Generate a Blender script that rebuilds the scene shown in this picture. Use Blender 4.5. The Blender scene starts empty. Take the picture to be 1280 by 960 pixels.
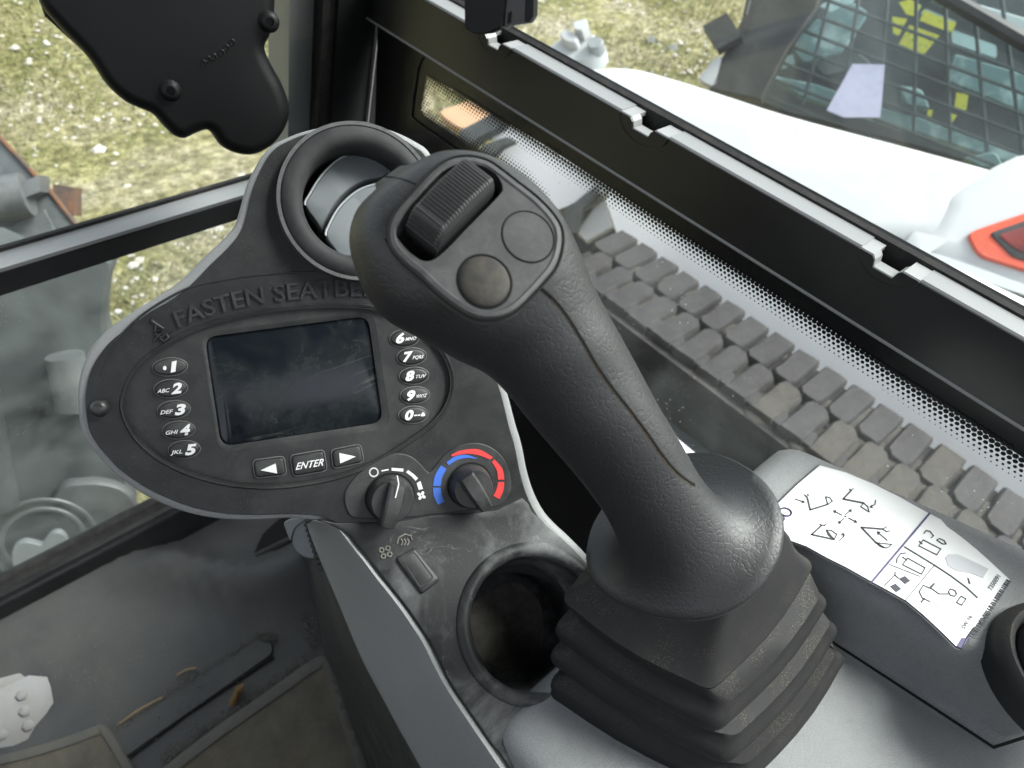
import bpy, bmesh, math, random
from mathutils import Vector, Matrix, noise
from mathutils.bvhtree import BVHTree
from mathutils.geometry import delaunay_2d_cdt

random.seed(7)
SC = bpy.context.scene
COL = SC.collection
V = Vector
PI = math.pi

# ------------------------------------------------------------------ camera
F = 906.0
AX = V((1260, -720, F)).normalized()
AY = V((-1320, -1170, F)); AY = (AY - AX * AY.dot(AX)).normalized()
AZ = AX.cross(AY).normalized()
CAM = V((0.0, 0.0, 2.05))
def cw(c):
    return V((AX.dot(c), AY.dot(c), AZ.dot(c)))
def ray(px, py):
    return cw(V(((px - 640) / F, (py - 480) / F, 1.0)))
def P(px, py, d):
    return CAM + ray(px, py) * d
cam_d = bpy.data.cameras.new('camera')
cam = bpy.data.objects.new('camera', cam_d); COL.objects.link(cam)
r_, u_, b_ = cw(V((1, 0, 0))), cw(V((0, -1, 0))), cw(V((0, 0, -1)))
cam.matrix_world = Matrix(((r_.x, u_.x, b_.x, CAM.x), (r_.y, u_.y, b_.y, CAM.y), (r_.z, u_.z, b_.z, CAM.z), (0, 0, 0, 1)))
cam_d.sensor_width = 36.0
cam_d.lens = 36.0 * F / 1280.0
cam_d.clip_start = 0.01
cam_d.clip_end = 500
cam_d.dof.use_dof = True
cam_d.dof.focus_distance = 0.46
cam_d.dof.aperture_fstop = 11.0
SC.camera = cam

# ------------------------------------------------------------------ world, sun, exposure
SUN_EL, SUN_AZ = math.radians(52), math.radians(125)     # azimuth clockwise from +Y
w = bpy.data.worlds.new('World'); SC.world = w; w.use_nodes = True
nt = w.node_tree
sky = nt.nodes.new('ShaderNodeTexSky'); sky.sky_type = 'NISHITA'; sky.sun_disc = False
sky.sun_elevation = SUN_EL; sky.sun_rotation = SUN_AZ
sky.air_density = 1.0; sky.dust_density = 4.0; sky.ozone_density = 1.0
bg = nt.nodes['Background']; bg.inputs['Strength'].default_value = 0.14
hs_ = nt.nodes.new('ShaderNodeHueSaturation'); hs_.inputs['Saturation'].default_value = 0.25      # thin bright cloud
nt.links.new(sky.outputs[0], hs_.inputs['Color']); nt.links.new(hs_.outputs[0], bg.inputs['Color'])
sd = bpy.data.lights.new('sun', 'SUN'); sd.energy = 2.0; sd.angle = math.radians(26); sd.color = (1.0, 0.98, 0.95)
sun = bpy.data.objects.new('sun', sd); COL.objects.link(sun)
sdir = V((math.sin(SUN_AZ) * math.cos(SUN_EL), math.cos(SUN_AZ) * math.cos(SUN_EL), math.sin(SUN_EL)))
sun.rotation_euler = sdir.to_track_quat('Z', 'Y').to_euler()
SC.view_settings.view_transform = 'Standard'
SC.view_settings.look = 'None'
SC.view_settings.exposure = 1.9
SC.view_settings.gamma = 1.0
SC.render.engine = 'CYCLES'
try:
    SC.cycles.use_denoising = True
    SC.cycles.max_bounces = 8
    SC.cycles.transparent_max_bounces = 16
    SC.cycles.caustics_reflective = False
    SC.cycles.caustics_refractive = False
    SC.cycles.sample_clamp_indirect = 6.0
except Exception:
    pass

# ------------------------------------------------------------------ materials
def mat(name, base, rough=0.5, spec=0.5, metal=0.0, dust=None, grain=None, leather=None, mott=None, coat=0.0, speck=None, streak=None, fade=None):
    m = bpy.data.materials.new(name); m.use_nodes = True
    n, l = m.node_tree.nodes, m.node_tree.links
    b = n['Principled BSDF']
    b.inputs['Roughness'].default_value = rough
    b.inputs['Metallic'].default_value = metal
    b.inputs['Specular IOR Level'].default_value = spec
    b.inputs['Coat Weight'].default_value = coat
    b.inputs['Base Color'].default_value = (*base, 1)
    tc = n.new('ShaderNodeTexCoord')
    def nz(scale, detail=6, rough_=0.6, dist=0.0):
        t = n.new('ShaderNodeTexNoise'); t.inputs['Scale'].default_value = scale
        t.inputs['Detail'].default_value = detail; t.inputs['Roughness'].default_value = rough_
        t.inputs['Distortion'].default_value = dist
        l.new(tc.outputs['Object'], t.inputs['Vector']); return t
    def ramp(src, a, c, va=0.0, vc=1.0):
        r = n.new('ShaderNodeMapRange'); r.inputs[1].default_value = a; r.inputs[2].default_value = c
        r.inputs[3].default_value = va; r.inputs[4].default_value = vc; r.clamp = True
        l.new(src, r.inputs[0]); return r.outputs[0]
    col = None
    def mixc(fac, c2):
        nonlocal col
        mx = n.new('ShaderNodeMix'); mx.data_type = 'RGBA'
        l.new(fac, mx.inputs[0])
        if col is None: mx.inputs[6].default_value = (*base, 1)
        else: l.new(col, mx.inputs[6])
        mx.inputs[7].default_value = (*c2, 1)
        col = mx.outputs[2]
        return mx
    def mul(a, k):
        t = n.new('ShaderNodeMath'); t.operation = 'MULTIPLY'; l.new(a, t.inputs[0])
        if isinstance(k, float): t.inputs[1].default_value = k
        else: l.new(k, t.inputs[1])
        return t.outputs[0]
    rsrc = None
    if mott:       # (scale, colour2, lo, hi, strength)
        for (sc_, c2, lo, hi, st) in (mott if isinstance(mott, list) else [mott]):
            t = nz(sc_, 8, 0.62, 0.3)
            mixc(mul(ramp(t.outputs[0], lo, hi), st), c2)
    if dust:       # (colour, amount, scale, [min normal z])
        c2, am, sc_ = dust[:3]
        t = nz(sc_, 9, 0.68, 0.6); t2 = nz(sc_ * 9, 4, 0.6)
        f = mul(ramp(t.outputs[0], 0.42, 0.72), mul(ramp(t2.outputs[0], 0.25, 0.75, 0.5, 1.0), am))
        if len(dust) > 3:
            g = n.new('ShaderNodeNewGeometry'); sx = n.new('ShaderNodeSeparateXYZ')
            l.new(g.outputs['Normal'], sx.inputs[0])
            f = mul(f, ramp(sx.outputs[2], dust[3], 0.95))
        if fade:       # (point, direction, start, end): the dust film thins out along the part
            vm = n.new('ShaderNodeVectorMath'); vm.operation = 'SUBTRACT'; l.new(tc.outputs['Object'], vm.inputs[0]); vm.inputs[1].default_value = fade[0]
            vd = n.new('ShaderNodeVectorMath'); vd.operation = 'DOT_PRODUCT'; l.new(vm.outputs[0], vd.inputs[0]); vd.inputs[1].default_value = fade[1]
            f = mul(f, ramp(vd.outputs['Value'], fade[2], fade[3]))
        mixc(f, c2)
        rsrc = ramp(f, 0.0, 0.5, rough, min(1.0, rough + 0.3))
    if speck:      # (colour, amount, scale, threshold, up-only)
        c2, am, sc_, th = speck[:4]
        vo = n.new('ShaderNodeTexVoronoi'); vo.inputs['Scale'].default_value = sc_
        l.new(tc.outputs['Object'], vo.inputs['Vector'])
        f = ramp(vo.outputs['Distance'], th, th * 0.6)
        t = nz(sc_ * 0.045, 4)
        f = mul(f, mul(ramp(t.outputs[0], 0.42, 0.6), am))
        if len(speck) > 4:
            g = n.new('ShaderNodeNewGeometry'); sx = n.new('ShaderNodeSeparateXYZ')
            l.new(g.outputs['Normal'], sx.inputs[0])
            f = mul(f, ramp(sx.outputs[2], speck[4], 0.9))
        mixc(f, c2)
    if streak:     # scratches: (colour, amount, scale)
        wv = n.new('ShaderNodeTexNoise'); wv.inputs['Scale'].default_value = streak[2]; wv.inputs['Detail'].default_value = 3
        wv.inputs['Distortion'].default_value = 1.5
        mpn = n.new('ShaderNodeMapping'); mpn.inputs['Scale'].default_value = streak[3] if len(streak) > 3 else (1, 1, 1)
        l.new(tc.outputs['Object'], mpn.inputs['Vector']); l.new(mpn.outputs[0], wv.inputs['Vector'])
        t1 = n.new('ShaderNodeMath'); t1.operation = 'SUBTRACT'; l.new(wv.outputs[0], t1.inputs[0]); t1.inputs[1].default_value = 0.5
        t2 = n.new('ShaderNodeMath'); t2.operation = 'ABSOLUTE'; l.new(t1.outputs[0], t2.inputs[0])
        f = ramp(t2.outputs[0], 0.006, 0.0)
        t = nz(streak[2] * 1.7, 4)
        f = mul(f, mul(ramp(t.outputs[0], 0.5, 0.66), streak[1]))
        mixc(f, streak[0])
    if col is not None: l.new(col, b.inputs['Base Color'])
    if rsrc is not None: l.new(rsrc, b.inputs['Roughness'])
    prev = None
    def bump(h, strength, dist):
        nonlocal prev
        bp = n.new('ShaderNodeBump'); bp.inputs['Strength'].default_value = strength; bp.inputs['Distance'].default_value = dist
        l.new(h, bp.inputs['Height'])
        if prev is not None: l.new(prev, bp.inputs['Normal'])
        prev = bp.outputs[0]
    if grain:      # (scale, strength, distance)
        t = nz(grain[0], 3, 0.6); bump(t.outputs[0], grain[1], grain[2])
    if leather:    # (scale, strength, distance)
        wt = nz(leather[0] * 0.9, 3, 0.6)
        ad = n.new('ShaderNodeVectorMath'); ad.operation = 'MULTIPLY_ADD'
        l.new(wt.outputs['Color'], ad.inputs[0]); k = 0.9 / leather[0]; ad.inputs[1].default_value = (k, k, k); l.new(tc.outputs['Object'], ad.inputs[2])
        vo = n.new('ShaderNodeTexVoronoi'); vo.feature = 'DISTANCE_TO_EDGE'; vo.inputs['Scale'].default_value = leather[0]
        l.new(ad.outputs[0], vo.inputs['Vector'])
        # creases only partly connected, as moulded leather grain is
        pt = nz(leather[0] * 0.55, 2, 0.5)
        h = ramp(vo.outputs[0], 0.0, 0.14)
        inv = n.new('ShaderNodeMath'); inv.operation = 'SUBTRACT'; inv.inputs[0].default_value = 1.0; l.new(h, inv.inputs[1])
        cr = mul(inv.outputs[0], ramp(pt.outputs[0], 0.36, 0.58, 0.15, 1.0))
        neg = n.new('ShaderNodeMath'); neg.operation = 'SUBTRACT'; neg.inputs[0].default_value = 1.0; l.new(cr, neg.inputs[1])
        bump(neg.outputs[0], leather[1], leather[2])
        t = nz(leather[0] * 3.2, 3, 0.6); bump(t.outputs[0], 0.10, leather[2])
    if prev is not None: l.new(prev, b.inputs['Normal'])
    return m

DUSTC = (0.30, 0.30, 0.285)
SANDC = (0.34, 0.27, 0.17)
M = {}
M['grip'] = mat('grip_rubber', (0.015, 0.0153, 0.0163), 0.49, 0.55, leather=(300, 0.24, 0.0005), speck=((0.3, 0.3, 0.3), 0.18, 900, 0.12))
M['plate'] = mat('plate_plastic', (0.042, 0.0425, 0.044), 0.55, 0.5, grain=(2600, 0.25, 0.0003), dust=((0.18, 0.18, 0.18), 0.35, 90), speck=((0.35, 0.35, 0.35), 0.3, 1400, 0.16))
M['gloss'] = mat('rocker_plastic', (0.040, 0.040, 0.041), 0.36, 0.5, speck=((0.25, 0.25, 0.25), 0.15, 1100, 0.12))
M['button'] = mat('button_rubber', (0.034, 0.033, 0.031), 0.6, 0.3, grain=(1500, 0.2, 0.0004), dust=((0.16, 0.14, 0.10), 0.5, 70))
M['void'] = mat('dark_recess', (0.006, 0.006, 0.006), 0.7, 0.2)
M['rubber'] = mat('boot_rubber', (0.012, 0.012, 0.0128), 0.66, 0.28, grain=(1600, 0.3, 0.0004), dust=((0.06, 0.056, 0.05), 0.3, 26, 0.2),
                  speck=((0.28, 0.23, 0.155), 0.7, 1200, 0.27, 0.25))
M['podface'] = mat('face_plastic', (0.009, 0.0093, 0.010), 0.5, 0.34, grain=(2400, 0.3, 0.0003), dust=((0.13, 0.13, 0.127), 0.20, 24),
                   speck=((0.4, 0.4, 0.38), 0.35, 700, 0.13))
M['display'] = mat('display_plastic', (0.013, 0.0133, 0.0143), 0.55, 0.36, grain=(2600, 0.3, 0.0003), dust=((0.13, 0.128, 0.12), 0.22, 40),
                   speck=((0.4, 0.4, 0.38), 0.35, 800, 0.12))
M['dial'] = mat('dial_plastic', (0.014, 0.0142, 0.015), 0.5, 0.45, grain=(2000, 0.25, 0.0003), dust=((0.14, 0.14, 0.135), 0.3, 40))
M['knob'] = mat('knob_plastic', (0.016, 0.016, 0.0165), 0.38, 0.5, dust=((0.12, 0.12, 0.115), 0.35, 60), grain=(1800, 0.2, 0.0003))
M['shell'] = mat('shell_grey', (0.205, 0.210, 0.210), 0.5, 0.45, grain=(1900, 0.35, 0.0004), mott=[(14, (0.205, 0.21, 0.213), 0.4, 0.7, 0.5), (1000, (0.125, 0.13, 0.133), 0.46, 0.6, 0.35)], dust=((0.25, 0.245, 0.23), 0.22, 20))
M['console'] = mat('console_grey', (0.175, 0.182, 0.186), 0.52, 0.45, grain=(1100, 0.8, 0.0008), mott=[(12, (0.215, 0.222, 0.226), 0.4, 0.7, 0.5), (140, (0.13, 0.135, 0.138), 0.5, 0.7, 0.35), (1000, (0.115, 0.12, 0.123), 0.46, 0.6, 0.45)], dust=((0.3, 0.29, 0.27), 0.2, 18))
M['vane'] = mat('vane_grey', (0.135, 0.148, 0.156), 0.45, 0.45, grain=(1500, 0.2, 0.0003))
M['ring'] = mat('vent_ring', (0.020, 0.0205, 0.022), 0.66, 0.28, grain=(2200, 0.3, 0.0004), dust=((0.12, 0.12, 0.118), 0.35, 30))
M['vane_rim'] = mat('vane_rim', (0.26, 0.28, 0.29), 0.45, 0.4)
M['screen'] = mat('screen_glass', (0.006, 0.008, 0.011), 0.12, 0.3, dust=((0.026, 0.030, 0.028), 0.7, 26), streak=((0.20, 0.19, 0.17), 0.3, 8, (.5, .9, 3.2)))
M['white'] = mat('white_print', (0.64, 0.64, 0.64), 0.6, 0.3)
M['paper'] = mat('label_white', (0.58, 0.585, 0.585), 0.5, 0.35, mott=(22, (0.48, 0.475, 0.455), 0.5, 0.75, 0.5), speck=((0.25, 0.24, 0.22), 0.4, 400, 0.09))
M['ink'] = mat('ink_black', (0.03, 0.03, 0.04), 0.6, 0.3)
M['inkpurple'] = mat('ink_purple', (0.07, 0.06, 0.13), 0.6, 0.3)
M['inkgrey'] = mat('ink_grey', (0.40, 0.40, 0.42), 0.6, 0.3)
M['red'] = mat('red_print', (0.55, 0.045, 0.045), 0.5, 0.3)
M['blue'] = mat('blue_print', (0.045, 0.12, 0.45), 0.5, 0.3)
M['frame'] = mat('frame_black', (0.0095, 0.010, 0.011), 0.30, 0.45, dust=((0.07, 0.07, 0.068), 0.12, 10), speck=((0.4, 0.4, 0.4), 0.4, 300, 0.05))
M['bar_top'] = mat('bar_sheen_grey', (0.22, 0.224, 0.226), 0.4, 0.5, dust=((0.2, 0.2, 0.19), 0.25, 60), grain=(900, 0.2, 0.0003))  # sky reflection on the black bar, put into a pale grey base
M['rail_sheen'] = mat('rail_sheen_grey', (0.17, 0.173, 0.176), 0.36, 0.5, dust=((0.2, 0.2, 0.19), 0.25, 60), grain=(900, 0.2, 0.0003))  # sky reflection on the black rail, put into a grey base
M['worn'] = mat('worn_edge', (0.085, 0.086, 0.087), 0.6, 0.4, dust=((0.03, 0.03, 0.03), 0.7, 120))
M['frit'] = mat('frit_black', (0.006, 0.006, 0.007), 0.25, 0.4)
M['seal'] = mat('seal_rubber', (0.012, 0.012, 0.012), 0.7, 0.3, dust=((0.12, 0.11, 0.1), 0.35, 60), grain=(1400, 0.5, 0.0006))
M['housing'] = mat('housing_plastic', (0.005, 0.0052, 0.0055), 0.42, 0.16, grain=(1500, 0.2, 0.0003))
M['floor'] = mat('floor_rubber', (0.042, 0.043, 0.045), 0.55, 0.4, grain=(500, 0.35, 0.0006), dust=((0.12, 0.115, 0.10), 0.45, 6), speck=((0.36, 0.33, 0.27), 0.7, 200, 0.10), 
                 mott=(5, (0.018, 0.018, 0.019), 0.45, 0.7, 0.5))
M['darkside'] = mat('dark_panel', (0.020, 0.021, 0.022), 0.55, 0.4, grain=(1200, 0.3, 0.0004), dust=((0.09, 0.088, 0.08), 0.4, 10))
M['matt'] = mat('mat_brown', (0.095, 0.087, 0.070), 0.8, 0.3, grain=(420, 0.6, 0.0010), dust=((0.17, 0.145, 0.10), 0.6, 12), speck=((0.5, 0.42, 0.28), 0.6, 240, 0.11),
                mott=(16, (0.055, 0.05, 0.042), 0.4, 0.65, 0.8))
M['mated'] = mat('mat_edge', (0.085, 0.083, 0.076), 0.7, 0.3, grain=(700, 0.5, 0.0006), dust=((0.15, 0.135, 0.1), 0.5, 25))
M['metal_l'] = mat('bracket_metal', (0.25, 0.25, 0.25), 0.65, 0.3, metal=0.0, dust=((0.22, 0.2, 0.17), 0.5, 30), speck=((0.1, 0.1, 0.1), 0.5, 300, 0.12))
M['dirt'] = mat('dirt_sand', (0.185, 0.178, 0.160), 0.9, 0.2, grain=(900, 0.8, 0.001), mott=(60, (0.10, 0.095, 0.085), 0.4, 0.65, 0.9))
M['leaf'] = mat('leaf_dry', (0.15, 0.085, 0.030), 0.6, 0.3, mott=(200, (0.08, 0.05, 0.02), 0.4, 0.6, 0.8))
M['straw'] = mat('straw', (0.22, 0.165, 0.09), 0.7, 0.3)
M['steel'] = mat('worn_steel', (0.115, 0.125, 0.13), 0.42, 0.5, metal=0.35, dust=((0.24, 0.23, 0.2), 0.4, 5), mott=(9, (0.05, 0.052, 0.055), 0.4, 0.65, 0.7))
M['steel_l'] = mat('pale_steel', (0.26, 0.28, 0.29), 0.4, 0.5, metal=0.3, dust=((0.3, 0.3, 0.28), 0.4, 8))
M['rust'] = mat('rust', (0.13, 0.062, 0.032), 0.85, 0.25, mott=(14, (0.06, 0.05, 0.045), 0.42, 0.6, 0.9), grain=(60, 0.6, 0.004))
M['boom'] = mat('boom_paint', (0.040, 0.046, 0.047), 0.55, 0.4, dust=((0.12, 0.13, 0.125), 0.5, 3), mott=(5, (0.02, 0.024, 0.024), 0.4, 0.65, 0.7))
M['track'] = mat('track_rubber', (0.012, 0.0122, 0.0127), 0.7, 0.3, grain=(90, 0.6, 0.004), dust=((0.085, 0.078, 0.064), 0.5, 4), mott=(9, (0.028, 0.027, 0.025), 0.45, 0.62, 0.8), speck=((0.2, 0.17, 0.12), 0.4, 60, 0.2))
M['belt'] = mat('belt_rubber', (0.014, 0.014, 0.014), 0.8, 0.2, grain=(70, 0.6, 0.004), mott=(9, (0.06, 0.056, 0.046), 0.5, 0.65, 0.7))
M['mud'] = mat('dried_mud', (0.050, 0.047, 0.040), 0.9, 0.2, grain=(120, 0.7, 0.003), mott=(25, (0.035, 0.034, 0.031), 0.42, 0.6, 0.8))
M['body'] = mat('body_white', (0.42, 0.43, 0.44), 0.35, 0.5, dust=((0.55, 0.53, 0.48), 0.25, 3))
M['body_w'] = mat('body_white_raised', (0.80, 0.81, 0.80), 0.45, 0.4, dust=((0.55, 0.53, 0.48), 0.25, 3))  # the hood's white paint, lightened to make up for the shaded lower side
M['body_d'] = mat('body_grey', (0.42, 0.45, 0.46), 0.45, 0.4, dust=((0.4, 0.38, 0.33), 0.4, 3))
M['cabdark'] = mat('cab_black', (0.022, 0.024, 0.026), 0.5, 0.4, dust=((0.12, 0.12, 0.115), 0.4, 4))
M['lampred'] = mat('lamp_red', (0.55, 0.065, 0.025), 0.35, 0.5, coat=0.2, speck=((0.8, 0.6, 0.5), 0.7, 90, 0.12), mott=(12, (0.40, 0.05, 0.02), 0.4, 0.7, 0.6))
M['lampdark'] = mat('lamp_dark_red', (0.20, 0.03, 0.025), 0.3, 0.5, mott=(14, (0.10, 0.02, 0.02), 0.4, 0.6, 0.8), speck=((0.6, 0.4, 0.35), 0.6, 90, 0.12))
M['yellow'] = mat('yellow_sticker', (0.50, 0.46, 0.03), 0.5, 0.4, mott=(60, (0.12, 0.12, 0.03), 0.56, 0.62, 0.8))
M['lilac'] = mat('paper_lilac', (0.78, 0.62, 0.80), 0.7, 0.3, mott=(30, (0.58, 0.46, 0.64), 0.5, 0.7, 0.5))
M['teal'] = mat('seat_teal', (0.10, 0.16, 0.165), 0.6, 0.3, mott=(8, (0.30, 0.38, 0.38), 0.5, 0.65, 0.8))
M['pane_light'] = mat('daylight_pane', (0.36, 0.47, 0.47), 0.4, 0.4, mott=(5, (0.2, 0.28, 0.28), 0.45, 0.6, 0.8))  # pale colour stands in for daylight through the cab's rear windows
M['orange'] = mat('orange_paint', (0.50, 0.31, 0.18), 0.6, 0.3)
M['stone'] = mat('pebble', (0.34, 0.32, 0.28), 0.8, 0.3, mott=(9.0, (0.50, 0.49, 0.47), 0.5, 0.6, 0.9))
M['grass'] = mat('grass_blade', (0.10, 0.108, 0.03), 0.7, 0.3, mott=(2.2, (0.19, 0.17, 0.075), 0.4, 0.62, 0.9))

def ground_mat():
    m = bpy.data.materials.new('ground_grass_gravel'); m.use_nodes = True
    n, l = m.node_tree.nodes, m.node_tree.links; b = n['Principled BSDF']
    b.inputs['Roughness'].default_value = 0.9; b.inputs['Specular IOR Level'].default_value = 0.2
    tc = n.new('ShaderNodeTexCoord')
    def nz(s, d=7, r=0.65):
        t = n.new('ShaderNodeTexNoise'); t.inputs['Scale'].default_value = s; t.inputs['Detail'].default_value = d; t.inputs['Roughness'].default_value = r
        l.new(tc.outputs['Object'], t.inputs['Vector']); return t.outputs[0]
    def ramp(src, stops):
        r = n.new('ShaderNodeValToRGB'); r.color_ramp.elements.remove(r.color_ramp.elements[1])
        r.color_ramp.elements[0].position = stops[0][0]; r.color_ramp.elements[0].color = (*stops[0][1], 1)
        for p, c in stops[1:]:
            e = r.color_ramp.elements.new(p); e.color = (*c, 1)
        l.new(src, r.inputs[0]); return r.outputs[0]
    a = ramp(nz(1.3), [(0.34, (0.125, 0.125, 0.045)), (0.46, (0.20, 0.185, 0.09)), (0.56, (0.24, 0.215, 0.14)), (0.68, (0.31, 0.285, 0.22))])
    c = ramp(nz(18, 8, 0.7), [(0.35, (0.35, 0.35, 0.3)), (0.5, (0.8, 0.8, 0.75)), (0.68, (1.7, 1.7, 1.75))])
    mx = n.new('ShaderNodeMix'); mx.data_type = 'RGBA'; mx.blend_type = 'MULTIPLY'; mx.inputs[0].default_value = 1
    l.new(a, mx.inputs[6]); l.new(c, mx.inputs[7]); l.new(mx.outputs[2], b.inputs['Base Color'])
    bp = n.new('ShaderNodeBump'); bp.inputs['Strength'].default_value = 0.8; bp.inputs['Distance'].default_value = 0.03
    l.new(nz(30), bp.inputs['Height']); l.new(bp.outputs[0], b.inputs['Normal'])
    return m
M['ground'] = ground_mat()

def glass_mat(name, dirt_col, dirt_lo, dirt_hi, scale, tint=(1, 1, 1), spec_dots=0.0):
    m = bpy.data.materials.new(name); m.use_nodes = True
    n, l = m.node_tree.nodes, m.node_tree.links
    n.remove(n['Principled BSDF']); out = n['Material Output']
    tr = n.new('ShaderNodeBsdfTransparent'); tr.inputs[0].default_value = (*tint, 1)
    gl = n.new('ShaderNodeBsdfGlossy'); gl.inputs['Roughness'].default_value = 0.04
    lw = n.new('ShaderNodeLayerWeight'); lw.inputs['Blend'].default_value = 0.5       # facing, the same on both faces of the thin pane
    pw = n.new('ShaderNodeMath'); pw.operation = 'POWER'; l.new(lw.outputs['Facing'], pw.inputs[0]); pw.inputs[1].default_value = 5.0
    fr = n.new('ShaderNodeMath'); fr.operation = 'MULTIPLY_ADD'; l.new(pw.outputs[0], fr.inputs[0]); fr.inputs[1].default_value = 0.7; fr.inputs[2].default_value = 0.035
    mx = n.new('ShaderNodeMixShader'); l.new(fr.outputs[0], mx.inputs[0]); l.new(tr.outputs[0], mx.inputs[1]); l.new(gl.outputs[0], mx.inputs[2])
    df = n.new('ShaderNodeBsdfDiffuse'); df.inputs[0].default_value = (*dirt_col, 1)
    tl = n.new('ShaderNodeBsdfTranslucent'); tl.inputs[0].default_value = (*dirt_col, 1)
    dm = n.new('ShaderNodeMixShader'); dm.inputs[0].default_value = 0.6; l.new(df.outputs[0], dm.inputs[1]); l.new(tl.outputs[0], dm.inputs[2])
    tc = n.new('ShaderNodeTexCoord'); t = n.new('ShaderNodeTexNoise'); t.inputs['Scale'].default_value = scale; t.inputs['Detail'].default_value = 6
    t.inputs['Distortion'].default_value = 0.8
    l.new(tc.outputs['Object'], t.inputs['Vector'])
    r = n.new('ShaderNodeMapRange'); r.inputs[1].default_value = 0.35; r.inputs[2].default_value = 0.7; r.inputs[3].default_value = dirt_lo; r.inputs[4].default_value = dirt_hi
    l.new(t.outputs[0], r.inputs[0])
    fac = r.outputs[0]
    if spec_dots:
        vo = n.new('ShaderNodeTexVoronoi'); vo.inputs['Scale'].default_value = 130
        l.new(tc.outputs['Object'], vo.inputs['Vector'])
        r2 = n.new('ShaderNodeMapRange'); r2.inputs[1].default_value = 0.13; r2.inputs[2].default_value = 0.07; r2.inputs[3].default_value = 0; r2.inputs[4].default_value = spec_dots
        l.new(vo.outputs['Distance'], r2.inputs[0])
        t3 = n.new('ShaderNodeTexNoise'); t3.inputs['Scale'].default_value = 14; l.new(tc.outputs['Object'], t3.inputs['Vector'])
        r3 = n.new('ShaderNodeMapRange'); r3.inputs[1].default_value = 0.5; r3.inputs[2].default_value = 0.6; l.new(t3.outputs[0], r3.inputs[0])
        mu = n.new('ShaderNodeMath'); mu.operation = 'MULTIPLY'; l.new(r2.outputs[0], mu.inputs[0]); l.new(r3.outputs[0], mu.inputs[1])
        ad = n.new('ShaderNodeMath'); ad.operation = 'ADD'; ad.use_clamp = True; l.new(fac, ad.inputs[0]); l.new(mu.outputs[0], ad.inputs[1]); fac = ad.outputs[0]
    m2 = n.new('ShaderNodeMixShader'); l.new(fac, m2.inputs[0]); l.new(mx.outputs[0], m2.inputs[1]); l.new(dm.outputs[0], m2.inputs[2])
    l.new(m2.outputs[0], out.inputs['Surface'])
    return m
M['glass_front'] = glass_mat('glass_front_dusty', (0.45, 0.49, 0.47), 0.02, 0.20, 9, (0.925, 0.955, 0.945), 0.45)
M['glass_side'] = glass_mat('glass_side_dusty', (0.36, 0.40, 0.40), 0.01, 0.075, 11, (0.925, 0.95, 0.95), 0.45)
M['glass_clear'] = glass_mat('glass_clear', (0.5, 0.5, 0.5), 0.0, 0.02, 8, (0.93, 0.96, 0.95))
M['glass_cab'] = glass_mat('glass_neighbour', (0.40, 0.50, 0.52), 0.03, 0.16, 3, (0.80, 0.895, 0.895), 0.25)

# ------------------------------------------------------------------ object helpers
def root_of(o):
    while o.parent is not None: o = o.parent
    return o
def link(name, me, material=None, parent=None, smooth=40):
    o = bpy.data.objects.new(name, me); COL.objects.link(o)
    if material is not None: me.materials.append(material)
    if parent is not None:
        o.parent = parent
        me.transform(Matrix.Translation(-root_of(parent).location))
    if smooth:
        for p in me.polygons: p.use_smooth = True
        me.set_sharp_from_angle(angle=math.radians(smooth))
    return o
def mesh_from(verts, faces):
    me = bpy.data.meshes.new('m'); me.from_pydata([tuple(v) for v in verts], [], faces); me.update()
    bm = bmesh.new(); bm.from_mesh(me); bmesh.ops.recalc_face_normals(bm, faces=bm.faces); bm.to_mesh(me); bm.free()
    return me
def add(name, verts, faces, material, parent=None, smooth=40):
    return link(name, mesh_from(verts, faces), material, parent, smooth)
def thing(name, label, cat, loc, group=None):
    o = bpy.data.objects.new(name, None); COL.objects.link(o); o.location = loc; o.empty_display_size = 0.02
    o['label'] = label; o['category'] = cat
    if group: o['group'] = group
    return o
def tag(o, label, cat, group=None):
    o['label'] = label; o['category'] = cat
    if group: o['group'] = group
    return o
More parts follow.
